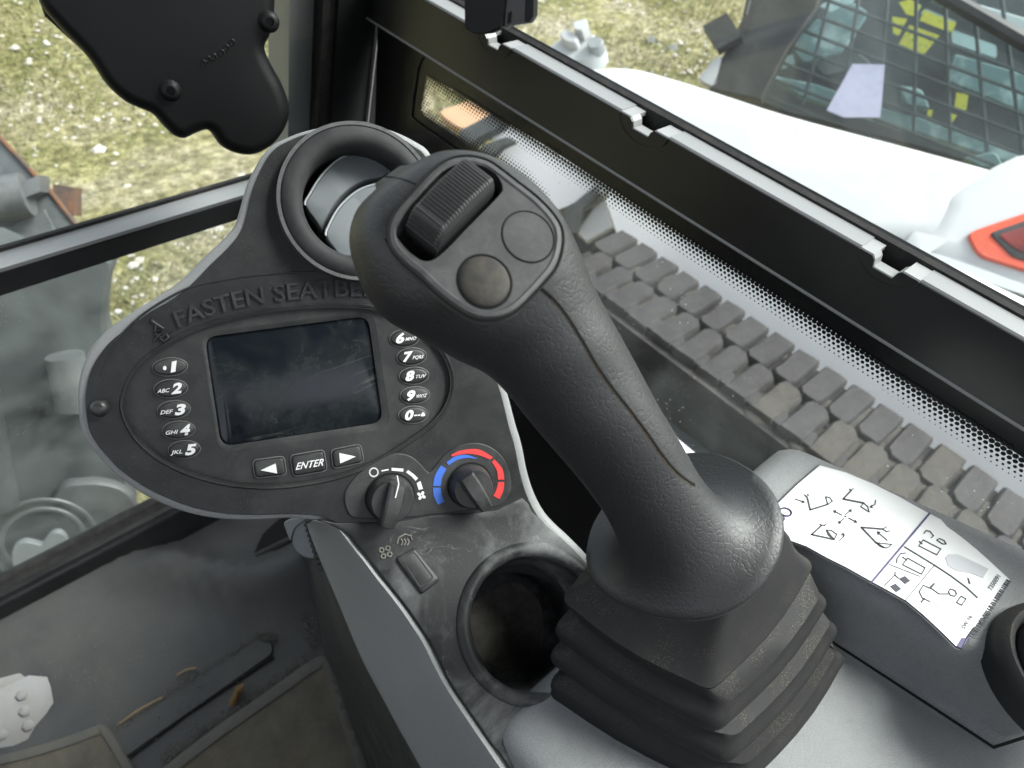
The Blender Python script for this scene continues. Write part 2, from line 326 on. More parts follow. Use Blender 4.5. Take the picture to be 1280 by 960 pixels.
class MB:
    """collects simple solids into one mesh"""
    def __init__(s): s.v, s.f = [], []
    def put(s, vs, fs):
        k = len(s.v); s.v += [V(x) for x in vs]; s.f += [tuple(i + k for i in f) for f in fs]; return s
    def hexa(s, c8):
        return s.put(c8, [(0, 1, 2, 3), (7, 6, 5, 4), (0, 4, 5, 1), (1, 5, 6, 2), (2, 6, 7, 3), (3, 7, 4, 0)])
    def box(s, c, ex, ey, ez):
        c, ex, ey, ez = V(c), V(ex), V(ey), V(ez)
        return s.hexa([c - ex - ey - ez, c + ex - ey - ez, c + ex + ey - ez, c - ex + ey - ez, c - ex - ey + ez, c + ex - ey + ez, c + ex + ey + ez, c - ex + ey + ez])
    def rings(s, rings, cap0=True, cap1=True, closed=True):
        n = len(rings[0]); k = len(s.v)
        for r in rings: s.v += [V(p) for p in r]
        for i in range(len(rings) - 1):
            for j in range(n if closed else n - 1):
                a, b2 = k + i * n + j, k + i * n + (j + 1) % n
                s.f.append((a, b2, b2 + n, a + n))
        if closed and cap0: s.f.append(tuple(k + j for j in range(n))[::-1])
        if closed and cap1: s.f.append(tuple(k + (len(rings) - 1) * n + j for j in range(n)))
        return s
    def tube(s, path, r, n=8):
        path = [V(p) for p in path]; rings = []; up = None
        for i, p in enumerate(path):
            t = (path[min(i + 1, len(path) - 1)] - path[max(i - 1, 0)]).normalized()
            if up is None: up = t.orthogonal().normalized()
            up = (up - t * up.dot(t)).normalized(); sd_ = t.cross(up)
            rr = r[i] if isinstance(r, (list, tuple)) else r
            rings.append([p + (up * math.cos(a) + sd_ * math.sin(a)) * rr for a in (2 * PI * j / n for j in range(n))])
        return s.rings(rings)
    def lathe(s, c, axis, prof, n=32, ex=None):
        c, axis = V(c), V(axis).normalized()
        ex = (ex - axis * ex.dot(axis)).normalized() if ex else axis.orthogonal().normalized(); ey = axis.cross(ex)
        return s.rings([[c + axis * h + (ex * math.cos(a) + ey * math.sin(a)) * max(r, 1e-5) for a in (2 * PI * j / n for j in range(n))] for r, h in prof])
    def build(s, name, material, parent=None, smooth=40):
        return add(name, s.v, s.f, material, parent, smooth)
def catmull(pts, k=6, closed=True):
    pts = [V((*p, 0)) if len(p) == 2 else V(p) for p in pts]; n = len(pts); out = []
    for i in range(n if closed else n - 1):
        if closed: a, b2, c, d = pts[i - 1], pts[i], pts[(i + 1) % n], pts[(i + 2) % n]
        else: a, b2, c, d = pts[max(i - 1, 0)], pts[i], pts[i + 1], pts[min(i + 2, n - 1)]
        for j in range(k):
            t = j / k
            out.append(0.5 * ((2 * b2) + (c - a) * t + (2 * a - 5 * b2 + 4 * c - d) * t * t + (3 * b2 - a - 3 * c + d) * t ** 3))
    if not closed: out.append(pts[-1])
    return out
def c2(pts, k=6, closed=True):
    return [(p.x, p.y) for p in catmull(pts, k, closed)]
def roundpoly(pts, r, k=4):
    """polygon with rounded corners, radius in the same unit"""
    out = []; n = len(pts)
    for i in range(n):
        a, b2, c = V(pts[i - 1]), V(pts[i]), V(pts[(i + 1) % n])
        u, w_ = (a - b2), (c - b2); rr = min(r, u.length * 0.45, w_.length * 0.45)
        p, q = b2 + u.normalized() * rr, b2 + w_.normalized() * rr
        for j in range(k + 1):
            t = j / k
            o = p.lerp(b2, t).lerp(b2.lerp(q, t), t); out.append((o.x, o.y))
    return out
def ell(cx, cy, rx, ry, rot=0.0, n=32):
    c, s = math.cos(rot), math.sin(rot)
    return [(cx + rx * math.cos(a) * c - ry * math.sin(a) * s, cy + rx * math.cos(a) * s + ry * math.sin(a) * c) for a in (2 * PI * i / n for i in range(n))]
def area(p):
    return 0.5 * sum(p[i - 1][0] * p[i][1] - p[i][0] * p[i - 1][1] for i in range(len(p)))
def offset(poly, d):
    """d > 0 shrinks"""
    n = len(poly); sgn = 1 if area(poly) > 0 else -1; out = []
    for i in range(n):
        a, b2, c = V(poly[i - 1]), V(poly[i]), V(poly[(i + 1) % n])
        e1, e2 = (b2 - a), (c - b2)
        e1 = e1.normalized() if e1.length > 1e-9 else e2.normalized(); e2 = e2.normalized() if e2.length > 1e-9 else e1
        m = V((-e1.y - e2.y, e1.x + e2.x)); m = m.normalized() if m.length > 1e-6 else V((-e1.y, e1.x))
        k = max(0.5, m.dot(V((-e1.y, e1.x))))
        o = b2 + m * (sgn * d / k); out.append((o.x, o.y))
    return out
class Plane:
    def __init__(s, p0, n): s.p, s.n = V(p0), V(n).normalized()
    def __call__(s, px, py, h=0.0):
        r = ray(px, py); t = (s.p - CAM).dot(s.n) / r.dot(s.n)
        return CAM + r * t + s.n * h
    def depth(s, px, py):
        return (s.p - CAM).dot(s.n) / ray(px, py).dot(s.n)
    def px2m(s, px, py):   # metres per pixel at that point (facing)
        return s.depth(px, py) / F
def panel(name, outline, mp, material, parent=None, levels=((0, -0.01), (0, -0.001), (1.0, 0.0)), holes=(), hlevels=None, grid=None, smooth=40, back=False):
    """a plate whose outline is given in photograph pixels and which lies on the surface mp(px, py, h); levels = (inset px, height m) from the back edge to the top face"""
    vs, fs = [], []; hl = hlevels or levels
    tops = []
    for li, (poly, lv, sg) in enumerate([(outline, levels, 1)] + [(h, hl, -1) for h in holes]):
        n = len(poly); k0 = len(vs)
        for (ins, h) in lv:
            q = offset(poly, ins * sg) if ins else poly
            vs += [mp(x, y, h) for x, y in q]
        for i in range(len(lv) - 1):
            for j in range(n):
                a, b2 = k0 + i * n + j, k0 + i * n + (j + 1) % n
                fs.append((a, b2, b2 + n, a + n))
        tops.append((offset(poly, lv[-1][0] * sg) if lv[-1][0] else poly, k0 + (len(lv) - 1) * n))
    htop = levels[-1][1]
    pv, pe, idx = [], [], []
    for poly, st in tops:
        k = len(pv); n = len(poly)
        pv += [V(p) for p in poly]; pe += [(k + i, k + (i + 1) % n) for i in range(n)]; idx += [st + i for i in range(n)]
    if grid:
        xs = [p[0] for p in tops[0][0]]; ys = [p[1] for p in tops[0][0]]
        x = min(xs) + grid * 0.5
        while x < max(xs):
            y = min(ys) + grid * 0.5
            while y < max(ys):
                pv.append(V((x, y))); idx.append(None); y += grid
            x += grid
    r = delaunay_2d_cdt(pv, pe, [], 2 if not holes else 2, 1e-5)
    rv, rf, orig = r[0], r[2], r[3]
    def inside(p, poly):
        c = False; n = len(poly)
        for i in range(n):
            (x1, y1), (x2, y2) = poly[i - 1], poly[i]
            if (y1 > p[1]) != (y2 > p[1]) and p[0] < (x2 - x1) * (p[1] - y1) / (y2 - y1) + x1: c = not c
        return c
    mapi = {}
    for i, p in enumerate(rv):
        o = [q for q in orig[i] if idx[q] is not None]
        if o: mapi[i] = idx[o[0]]
        else:
            mapi[i] = len(vs); vs.append(mp(p.x, p.y, htop))
    for f in rf:
        c = (sum(rv[i].x for i in f) / len(f), sum(rv[i].y for i in f) / len(f))
        if not inside(c, tops[0][0]) or any(inside(c, t[0]) for t in tops[1:]): continue
        fs.append(tuple(mapi[i] for i in f))
    if back:
        n = len(outline); fs.append(tuple(range(n)))
    me = bpy.data.meshes.new('m'); me.from_pydata([tuple(v) for v in vs], [], fs); me.update()
    bm = bmesh.new(); bm.from_mesh(me); loose = [v for v in bm.verts if not v.link_faces]
    bmesh.ops.delete(bm, geom=loose, context='VERTS')
    bmesh.ops.recalc_face_normals(bm, faces=bm.faces)
    c = sum((mp(x, y, htop) for x, y in tops[0][0]), V()) / len(tops[0][0])
    # make the top face look along +h
    a = mp(*tops[0][0][0], 0.01) - mp(*tops[0][0][0], 0.0)
    bm.faces.ensure_lookup_table()
    big = max(bm.faces, key=lambda f: f.calc_area() * (1 if abs(f.normal.dot(a.normalized())) > 0.8 else 0))
    if big.normal.dot(a) < 0: bmesh.ops.reverse_faces(bm, faces=bm.faces)
    bm.to_mesh(me); bm.free()
    return link(name, me, material, parent, smooth)
def flat(name, polys, mp, material, parent, h=0.0004, t=0.0003):
    """flat print: polygons in pixels laid on a surface"""
    b = MB()
    for poly in polys:
        n = len(poly); top = [mp(x, y, h) for x, y in poly]; bot = [mp(x, y, h - t) for x, y in poly]
        b.put(top + bot, [tuple(range(n))] + [(i, (i + 1) % n, n + (i + 1) % n, n + i) for i in range(n)])
    return b.build(name, material, parent, 0)
def strokes(lines, wd):
    """polylines (px) into little quads"""
    out = []
    for ln in lines:
        for i in range(len(ln) - 1):
            a, b2 = V(ln[i]), V(ln[i + 1]); d = (b2 - a)
            if d.length < 1e-6: continue
            d.normalize(); nn = V((-d.y, d.x)) * (wd / 2); e = d * (wd * 0.3)
            out.append([tuple(a - e - nn), tuple(b2 + e - nn), tuple(b2 + e + nn), tuple(a - e + nn)])
    return out
def text_mesh(txt, bold=0.0, extrude=0.0):
    cu = bpy.data.curves.new('t', 'FONT'); cu.body = txt; cu.size = 1.0; cu.offset = bold; cu.extrude = extrude; cu.resolution_u = 3
    ob = bpy.data.objects.new('t', cu); COL.objects.link(ob)
    dg = bpy.context.evaluated_depsgraph_get(); ev = ob.evaluated_get(dg)
    me = bpy.data.meshes.new_from_object(ev, depsgraph=dg)
    bpy.data.objects.remove(ob); bpy.data.curves.remove(cu)
    return me
def text(name, txt, org, adv, up, mp, material, parent, h=0.0004, bold=0.02, extrude=0.0, arc=None, shear=0.0, hs=1.0, fit=None):
    """lettering: org px of baseline start, adv = px vector of the whole advance (fit), up = px vector of cap height"""
    me = text_mesh(txt, bold, 0.5 if extrude else 0.0)
    xs = [v.co.x for v in me.vertices]; x0, x1 = min(xs), max(xs); ys = [v.co.y for v in me.vertices]; ch = 0.70
    for v in me.vertices:
        s = (v.co.x - x0) / (x1 - x0); t = v.co.y / ch
        if arc: px, py = arc(s, t)
        else:
            px = org[0] + adv[0] * s + up[0] * t; py = org[1] + adv[1] * s + up[1] * t
        hh = h + (v.co.z * 2 * extrude if extrude else 0.0)
        v.co = mp(px + shear * t, py, hh)
    me.update()
    return link(name, me, material, parent, 0 if not extrude else 30)
# ------------------------------------------------------------------ main surfaces
U1 = V((.912, -.41, 0)).normalized()
def elev(e):
    h = V((-.41, -.912, 0)).normalized() * math.cos(math.radians(e)); return V((h.x, h.y, math.sin(math.radians(e))))
P1 = Plane(P(360, 490, .46), elev(38))
P2 = Plane(P1(540, 668), elev(66))
def face_depth(px, py):
    a, b2 = P1.depth(px, py), P2.depth(px, py); k = 0.012
    hh = max(k - abs(a - b2), 0) / k
    return min(a, b2) - hh * hh * k * 0.25
def face(px, py, h=0.0):
    p = CAM + ray(px, py) * face_depth(px, py)
    if h:
        wgt = (P2.depth(px, py) - P1.depth(px, py)) / 0.012 * 0.5 + 0.5; wgt = max(0, min(1, wgt))
        p = p + (P2.n.lerp(P1.n, wgt)).normalized() * h
    return p
def zplane(z):
    return Plane(V((0, 0, CAM.z + z)), V((0, 0, 1)))
def xplane(x):
    return Plane(V((x, 0, 0)), V((-1, 0, 0)))

FLOOR_Z = -1.33
ZF = zplane(FLOOR_Z)
PFRONT = Plane(V((0, .852, CAM.z - .555)), V((0, -.986, -.166)))

# ------------------------------------------------------------------ ground
def build_ground():
    n = 60; vs, fs = [], []
    for i in range(n + 1):
        for j in range(n + 1):
            a, b2 = (i / n * 2 - 1), (j / n * 2 - 1)
            x, y = 80 * a * abs(a), 80 * b2 * abs(b2)
            z = 0.05 * noise.noise(V((x * .4, y * .4, 0))) * min(1, (x * x + y * y) / 9)
            vs.append((x, y, z))
    for i in range(n):
        for j in range(n):
            k = i * (n + 1) + j; fs.append((k, k + n + 1, k + n + 2, k + 1))
    g = add('ground', vs, fs, M['ground']); g['kind'] = 'structure'
    rnd = random.Random(3)
    sp, gp = MB(), MB()
    def spot():
        if rnd.random() < .55:
            px, py = rnd.uniform(-40, 420), rnd.uniform(-60, 470)
        else:
            px, py = rnd.uniform(540, 1020), rnd.uniform(-60, 190)
        r = ray(px, py)
        t = (-CAM.z) / r.z
        return CAM + r * t
    for i in range(9000):
        p = spot(); p.z = 0.0
        if noise.noise(V((p.x * .7, p.y * .7, 1))) + .5 * noise.noise(V((p.x * 2.6, p.y * 2.6, 3))) < rnd.uniform(-.45, .35): continue
        s = .004 + .014 * rnd.random() ** 2.5 + (.022 * rnd.random() if rnd.random() < .06 else 0)
        a0 = rnd.uniform(0, 6.28); q = []
        for (rr, zz) in ((.8, 0), (1.0, .45), (.5, .9)):
            q.append([p + V((math.cos(a0 + k * 1.2566) * s * rr * rnd.uniform(.8, 1.2), math.sin(a0 + k * 1.2566) * s * rr * rnd.uniform(.6, 1.1), s * zz * .8 + .012)) for k in range(5)])
        sp.rings(q)
    for i in range(60000):
        p = spot(); p.z = 0
        if noise.noise(V((p.x * .9, p.y * .9, 5))) < rnd.uniform(-.35, .2): continue
        a0 = rnd.uniform(0, 6.28); L = rnd.uniform(.02, .06); wd = rnd.uniform(.003, .007)
        d = V((math.cos(a0), math.sin(a0), 0)); e = V((-d.y, d.x, 0)) * wd
        q = p + d * L * rnd.uniform(.3, 1.1) + V((0, 0, L * .8))
        gp.put([p - e, p + e, q], [(0, 1, 2)])
    s = sp.build('pebbles', M['stone'], None, 0); s['kind'] = 'stuff'
    s = gp.build('grass', M['grass'], None, 0); s['kind'] = 'stuff'
build_ground()

# ------------------------------------------------------------------ own machine outside the front glass
def z7(x, y): return (x / 3.0, 400 + y / 3.0)
def zA(x, y): return (x / 3.048, y / 3.048)
def build_front_machine():
    mp = Plane(P(60, 250, 2.1), V((-.35, -.75, .55)))
    t = thing('excavator_bucket', 'worn grey steel bucket with a rusty edge seen beyond the front glass', 'bucket', mp(30, 260, -.3))
    # cheek plate with its rusty leading edge
    panel('side_plate', [(-60, 120), (0, 174), (30, 206), (62, 240), (97, 284), (128, 322), (110, 360), (-60, 370)], mp, M['steel'], t,
          [(0, -.05), (0, -.004), (1, 0)])
    ed = [(-20, 150), (0, 172), (30, 204), (62, 238), (96, 282), (130, 324)]
    b = MB(); b.tube([mp(x, y, .004) for x, y in ed], .007, 8); b.build('rusty_edge', M['rust'], t)
    b = MB(); b.tube([mp(-30, 252, .07), mp(8, 250, .07), mp(44, 244, .07)], [.062, .062, .06], 20); b.build('pivot_tube', M['steel'], t)
    b = MB(); b.box(mp(50, 236, .05), mp(62, 231) - mp(50, 236), (mp(50, 246) - mp(50, 236)), mp.n * .05); b.build('lug', M['steel'], t)
    b = MB(); b.box(mp(78, 250, -.06), (mp(91, 252) - mp(78, 250)), (mp(78, 268) - mp(78, 250)), mp.n * .05); b.build('tooth', M['rust'], t)
    panel('inner_plate', [(12, 284), (58, 262), (92, 330), (40, 350)], lambda x, y, h: mp(x, y, h + .02), M['steel'], t, [(0, -.015), (0, -.003), (1, 0)])
    # boom foot behind the lower glass
    mb = Plane(P(80, 520, 1.75), V((-.3, -.85, .42)))
    t = thing('boom_foot', 'dark dusty steel boom foot close behind the lower front glass', 'boom', mb(60, 600, -.3))
    panel('boom_plate', c2([(-80, 330), (60, 326), (128, 322), (141, 334), (134, 366), (131, 410), (142, 470), (150, 560), (168, 640), (150, 720), (60, 760), (-80, 800)], 4), mb, M['boom'], t, [(0, -.16), (0, -.02), (5, 0)])
    b = MB(); b.tube([mb(84, 436, .05), mb(92, 464, .05), mb(98, 500, .05)], [.040, .042, .042], 20); b.build('hose_guard', M['steel'], t)
    b = MB(); b.tube([mb(-24, 480, .05), mb(-14, 540, .05), mb(2, 620, .05)], .045, 20); b.build('hydraulic_cylinder', M['boom'], t)
    panel('gusset', c2([(70, 610), (110, 596), (150, 602), (170, 622), (168, 650), (110, 690), (60, 690)], 4), lambda x, y, h: mb(x, y, h + .03), M['steel'], t, [(0, -.03), (0, -.008), (3, 0)])
    # pin cap with a notch, held in rings
    b = MB(); c = mb(57, 668, .05); r0 = 33 * mb.px2m(57, 668)
    for k in (1.32, 1.7):
        b.lathe(c - mb.n * .02, mb.n, [(r0 * (k - .10), 0), (r0 * (k - .06), .0025), (r0 * (k + .05), .0025), (r0 * (k + .09), 0)], 40)
    b.build('pin_seal', M['steel'], t)
    arc = c2([z7(*p) for p in ((70, 800), (70, 838), (86, 870), (122, 886), (172, 882), (226, 856), (260, 824), (272, 784), (263, 752), (242, 734), (216, 735), (196, 752), (176, 776), (150, 771), (116, 765), (86, 776))], 4)
    panel('pin_cap', arc, lambda x, y, h: mb(x, y, h + .085), M['steel_l'], t, [(0, -.02), (0, -.003), (.8, 0)])
build_front_machine()

# ------------------------------------------------------------------ neighbouring machine and rubber track
def zB(x, y): return (860 + x / 3.048, y / 3.048)
def zC(x, y): return (680 + x / 3.048, 220 + y / 3.048)
def zD(x, y): return (480 + x / 3.2, y / 3.2)
def zE(x, y): return (960 + x / 4, 220 + y / 4)
def build_neighbour():
    mh = Plane(P(980, 230, 2.75), V((-.62, -.12, .78)))
    t = thing('track_loader', 'white compact loader with a black caged cab parked right alongside the side window', 'loader', V((3.0, 1.2, 0)))
    hood = c2([(664, 52), (690, 64), (717, 80), (786, 79), (860, 98), (985, 138), (1132, 177), (1290, 220), (1500, 280)], 4, False) + \
           [(1500, 560), (1290, 400), (1172, 330), (1122, 306), (880, 250), (760, 200), (660, 120)]
    panel('hood', hood, mh, M['body'], t, [(0, -.30), (0, -.05), (5, -.012), (12, 0)], grid=60)
    # raised rear pod of the hood that carries the lamp
    panel('hood_corner', c2([(1128, 306), (1150, 300), (1168, 288), (1182, 262), (1200, 236), (1300, 190), (1420, 240), (1420, 420), (1290, 362), (1200, 326)], 4), lambda x, y, h: mh(x, y, h + .010), M['body'], t,
          [(0, -.2), (0, -.012), (8, -.003), (20, 0)])
    lamp = [(1207, 297), (1216, 291), (1280, 269), (1330, 258), (1360, 330), (1330, 352), (1280, 342), (1226, 325), (1217, 317)]
    panel('tail_lamp', roundpoly(lamp, 8), lambda x, y, h: mh(x, y, h + .026), M['lampred'], t, [(0, -.03), (0, -.006), (2, 0)])
    panel('lamp_bezel', roundpoly([(1233, 296), (1290, 276), (1325, 270), (1345, 322), (1300, 337), (1262, 325)], 6), lambda x, y, h: mh(x, y, h + .032), M['cabdark'], t, [(0, -.01), (0, -.002), (1, 0)])
    panel('lamp_lens', roundpoly([(1243, 299), (1290, 283), (1320, 278), (1338, 318), (1300, 329), (1268, 318)], 6), lambda x, y, h: mh(x, y, h + .036), M['lampdark'], t, [(0, -.01), (0, -.002), (1, 0)])
    panel('lower_trim', [(1128, 309), (1175, 322), (1215, 335), (1290, 362), (1290, 376), (1200, 346), (1140, 322)], lambda x, y, h: mh(x, y, h + .02), M['body_d'], t, [(0, -.03), (0, -.004), (1, 0)])
    panel('sill_panel', [(1136, 316), (1200, 332), (1320, 380), (1500, 470), (1500, 640), (1280, 460), (1120, 330)], lambda x, y, h: mh(x, y, h + .012), M['cabdark'], t, [(0, -.03), (0, -.004), (1, 0)])
    # cab
    mc = Plane(P(1080, 90, 3.35), V((-.80, -.25, .54)))
    mi = Plane(P(1080, 90, 3.75), V((-.80, -.25, .54)))
    panel('interior', [(893, 110), (905, 62), (960, -60), (1400, -60), (1500, 330), (1280, 218), (1132, 176), (985, 138)], lambda x, y, h: mi(x, y, h - .1), M['cabdark'], t, [(0, -.2), (0, 0)])
    panel('cab_pillar', [(886, 112), (905, 66), (926, 40), (950, -30), (1040, -60), (1022, 10), (985, 62), (960, 110), (952, 126)], mc, M['cabdark'], t, [(0, -.08), (0, -.012), (3, 0)])
    panel('side_glass', [(952, 124), (990, 60), (1020, 10), (1050, -50), (1450, -50), (1500, 290), (1280, 218), (1132, 175), (985, 137)], lambda x, y, h: mc(x, y, h - .03), M['glass_cab'], t, [(0, -.006), (0, 0)])
    gb = []
    mg = Plane(P(1080, 90, 3.48), V((-.80, -.25, .54)))
    for k in range(10):      # guard rods, one way and the other
        a, b2 = (1010 + k * 34, -30), (958 + k * 46, 118 + k * 12)
        gb.append((a, b2))
    for k in range(7):
        a, b2 = (1012 - k * 10, -8 + k * 21), (1330, 110 + k * 26)
        gb.append((a, b2))
    rod = None
    for a, b2 in gb:
        m_ = MB(); m_.tube([mg(*a), mg(*b2)], .0085, 6); m_.build('guard_rod', M['cabdark'], t)
    m_ = MB(); m_.tube([mc(1150, -20, .02), mc(1285, 58, .02), mc(1420, 136, .02)], .035, 8); m_.build('roof_bar', M['cabdark'], t)
    # seat, consoles inside
    for nm, poly, mt, hh in (('seat_back', [(1018, 30), (1062, 6), (1085, 20), (1050, 72), (1005, 84), (990, 66)], 'teal', .06), ('arm_rest', [(960, 96), (1020, 108), (1110, 140), (1190, 160), (1280, 200), (1280, 214), (1150, 170), (1000, 124)], 'teal', .05),
                         ('side_box', [(1190, 70), (1290, 100), (1290, 150), (1180, 104)], 'teal', .05), ('window_panel', [(1190, 0), (1290, 30), (1290, 50), (1240, 30), (1160, 2)], 'body_d', .05), ('lever_tray', [(1120, 110), (1150, 116), (1160, 140), (1130, 136)], 'teal', .07), ('foot_box', [(1200, 200), (1240, 192), (1250, 210), (1225, 214)], 'teal', .07),
                         ('seat_cushion', [(1010, 78), (1060, 58), (1090, 84), (1030, 100)], 'boom', .05)):
        panel(nm, roundpoly(poly, 6), lambda x, y, h: mi(x, y, h + hh), M[mt], t, [(0, -.06), (0, -.01), (2, 0)])
    for poly in ([(500, 30), (590, -20), (640, 0), (560, 60)], [(470, 110), (520, 70), (560, 90), (500, 150)], [(450, 230), (540, 170), (580, 200), (500, 260)], [(560, 150), (620, 110), (640, 140), (585, 200)], [(900, 40), (1020, 90), (1000, 120), (880, 60)],
                 [(1000, 120), (1170, 180), (1170, 230), (1000, 170)], [(980, 240), (1280, 340), (1280, 400), (1000, 280)], [(1220, 90), (1290, 110), (1290, 160), (1230, 140)], [(380, 150), (440, 110), (450, 150), (400, 190)], [(330, 240), (400, 210), (410, 250), (350, 270)]):
        panel('window_panel', roundpoly([zB(*p) for p in poly], 4), lambda x, y, h: mi(x, y, h + .03), M['pane_light'], t, [(0, -.02), (0, 0)])  # opaque pale quads, daylight from the rear windows painted on
    for poly in ([(1119, 16), (1132, 12), (1146, 20), (1139, 33), (1128, 30)], [(1149, 25), (1188, 41), (1183, 53), (1144, 38)], [(1132, 43), (1168, 56), (1149, 79), (1119, 66)], [(1111, 33), (1129, 36), (1119, 56), (1112, 53)],
                 [(1188, 125), (1203, 126), (1200, 146), (1186, 143)], [(1182, 150), (1189, 152), (1184, 160), (1180, 158)], [(1154, 145), (1160, 146), (1158, 154), (1153, 152)]):
        panel('warning_sticker', poly, lambda x, y, h: mi(x, y, h + .14), M['yellow'], t, [(0, -.004), (0, 0)])
    # bracket with lamp on the pillar
    m_ = MB(); m_.box(mc(905, 48, .06), mc(920, 40) - mc(905, 48), mc(896, 34) - mc(905, 48), mc.n * .05); m_.build('mirror_bracket', M['cabdark'], t)
    m_ = MB(); m_.tube([mc(932, 24, .05), mc(940, -10, .05)], .012, 6); m_.build('mirror_stem', M['cabdark'], t)
    panel('fender', c2([(874, 100), (880, 88), (892, 74), (902, 70), (900, 84), (895, 108)], 4), mc, M['body'], t, [(0, -.06), (0, -.01), (2, 0)])
    # lower body side seen through the low side glass
    ml = Plane(P(900, 350, 2.62), V((-.92, -.1, .35)))
    panel('lower_body', [(756, 252), (762, 235), (800, 160), (1500, 480), (1500, 780), (1290, 740), (1180, 650), (1100, 580), (1008, 520), (942, 470), (877, 420), (818, 362), (778, 317)], ml, M['body_w'], t, [(0, -.1), (0, -.008), (2, 0)])
    # lift arm and its struts beyond the front
    mA = Plane(P(690, 200, 3.1), V((-.75, -.3, .58)))
    panel('lift_arm', c2([(612, 150), (650, 150), (700, 165), (742, 200), (764, 232), (756, 244), (728, 252), (706, 262), (672, 270), (640, 240), (618, 190)], 4), mA, M['body'], t, [(0, -.2), (0, -.03), (3, 0)])
    panel('arm_link', [(705, 268), (728, 248), (748, 232), (752, 244), (730, 262), (722, 292), (708, 300)], lambda x, y, h: mA(x, y, h + .04), M['cabdark'], t, [(0, -.06), (0, -.008), (2, 0)])
    panel('arm_plate', [(716, 290), (738, 258), (760, 238), (764, 250), (757, 262), (764, 282), (730, 302)], lambda x, y, h: mA(x, y, h - .05), M['body'], t, [(0, -.06), (0, -.008), (2, 0)])
    panel('arm_strut', c2([(578, 170), (600, 156), (628, 143), (640, 150), (632, 163), (606, 176), (590, 186)], 3), lambda x, y, h: mA(x, y, h + .06), M['boom'], t, [(0, -.08), (0, -.01), (2, 0)])
    panel('arm_hose', c2([(604, 196), (616, 184), (640, 176), (650, 182), (634, 190), (616, 206)], 3), lambda x, y, h: mA(x, y, h + .08), M['boom'], t, [(0, -.04), (0, -.01), (1.5, 0)])
    panel('quick_coupler', c2([(690, 62), (711, 50), (739, 46), (750, 56), (758, 66), (740, 82), (716, 86), (690, 76)], 3), lambda x, y, h: mh(x, y, h + .04), M['body_d'], t, [(0, -.1), (0, -.02), (3, 0)])
    panel('dark_backing', [(690, 215), (760, 225), (830, 260), (830, 360), (700, 330)], lambda x, y, h: mA(x, y, h - .3), M['cabdark'], t, [(0, -.06), (0, -.008), (2, 0)])  # dark sheet closing the gaps behind the arm parts
    panel('coupler_pin', ell(716, 62, 12, 8, .5, 16), lambda x, y, h: mh(x, y, h + .09), M['body'], t, [(0, -.06), (0, -.01), (2, 0)])
    panel('coupler_jaw', [(722, 48), (738, 44), (741, 52), (734, 60), (724, 58)], lambda x, y, h: mh(x, y, h + .11), M['body'], t, [(0, -.06), (0, -.01), (1, 0)])
    panel('coupler_hook', c2([(740, 62), (752, 60), (758, 68), (748, 76), (738, 72)], 3), lambda x, y, h: mh(x, y, h + .08), M['steel_l'], t, [(0, -.06), (0, -.01), (1.5, 0)])
    p = panel('paper_sheet', [(1067, 75), (1108, 76), (1104, 126), (1102, 143), (1056, 143), (1034, 134)], lambda x, y, h: mc(x, y, h - .06), M['lilac'], None, [(0, -.002), (0, 0)])
    tag(p, 'lilac paper sheet propped inside the neighbouring cab behind its glass', 'paper')
    # rusty bucket edge and a steel beam lying on the ground
    mo = Plane(P(585, 140, 3.9), V((-.6, -.4, .7)))
    p = panel('rusty_plate', c2([(548, 140), (570, 130), (600, 122), (622, 146), (604, 160), (586, 164), (566, 158)], 4), mo, M['orange'], None, [(0, -.1), (0, -.02), (3, 0)])
    tag(p, 'pale orange plate on the ground beyond the front end of the side glass', 'plate')
    t2 = thing('steel_beam', 'grey steel channel beam lying on the grass beyond the white loader', 'beam', P(800, 70, 5.6))
    pb = Plane(P(800, 66, 5.6), V((-.45, -.35, .82)))
    panel('web', [(757, 65), (818, 46), (846, 64), (842, 74), (790, 92), (770, 82)], pb, M['cabdark'], t2, [(0, -.12), (0, -.01), (1, 0)])
    panel('flange', [(790, 78), (845, 58), (845, 72), (842, 92), (800, 96)], lambda x, y, h: pb(x, y, h + .05), M['steel'], t2, [(0, -.05), (0, -.006), (1, 0)])
    m_ = MB(); m_.lathe(pb(813, 53, .02), pb.n, [(.03, 0), (.03, .015), (.0, .016)], 12); m_.build('bolt', M['steel'], t2)
build_neighbour()

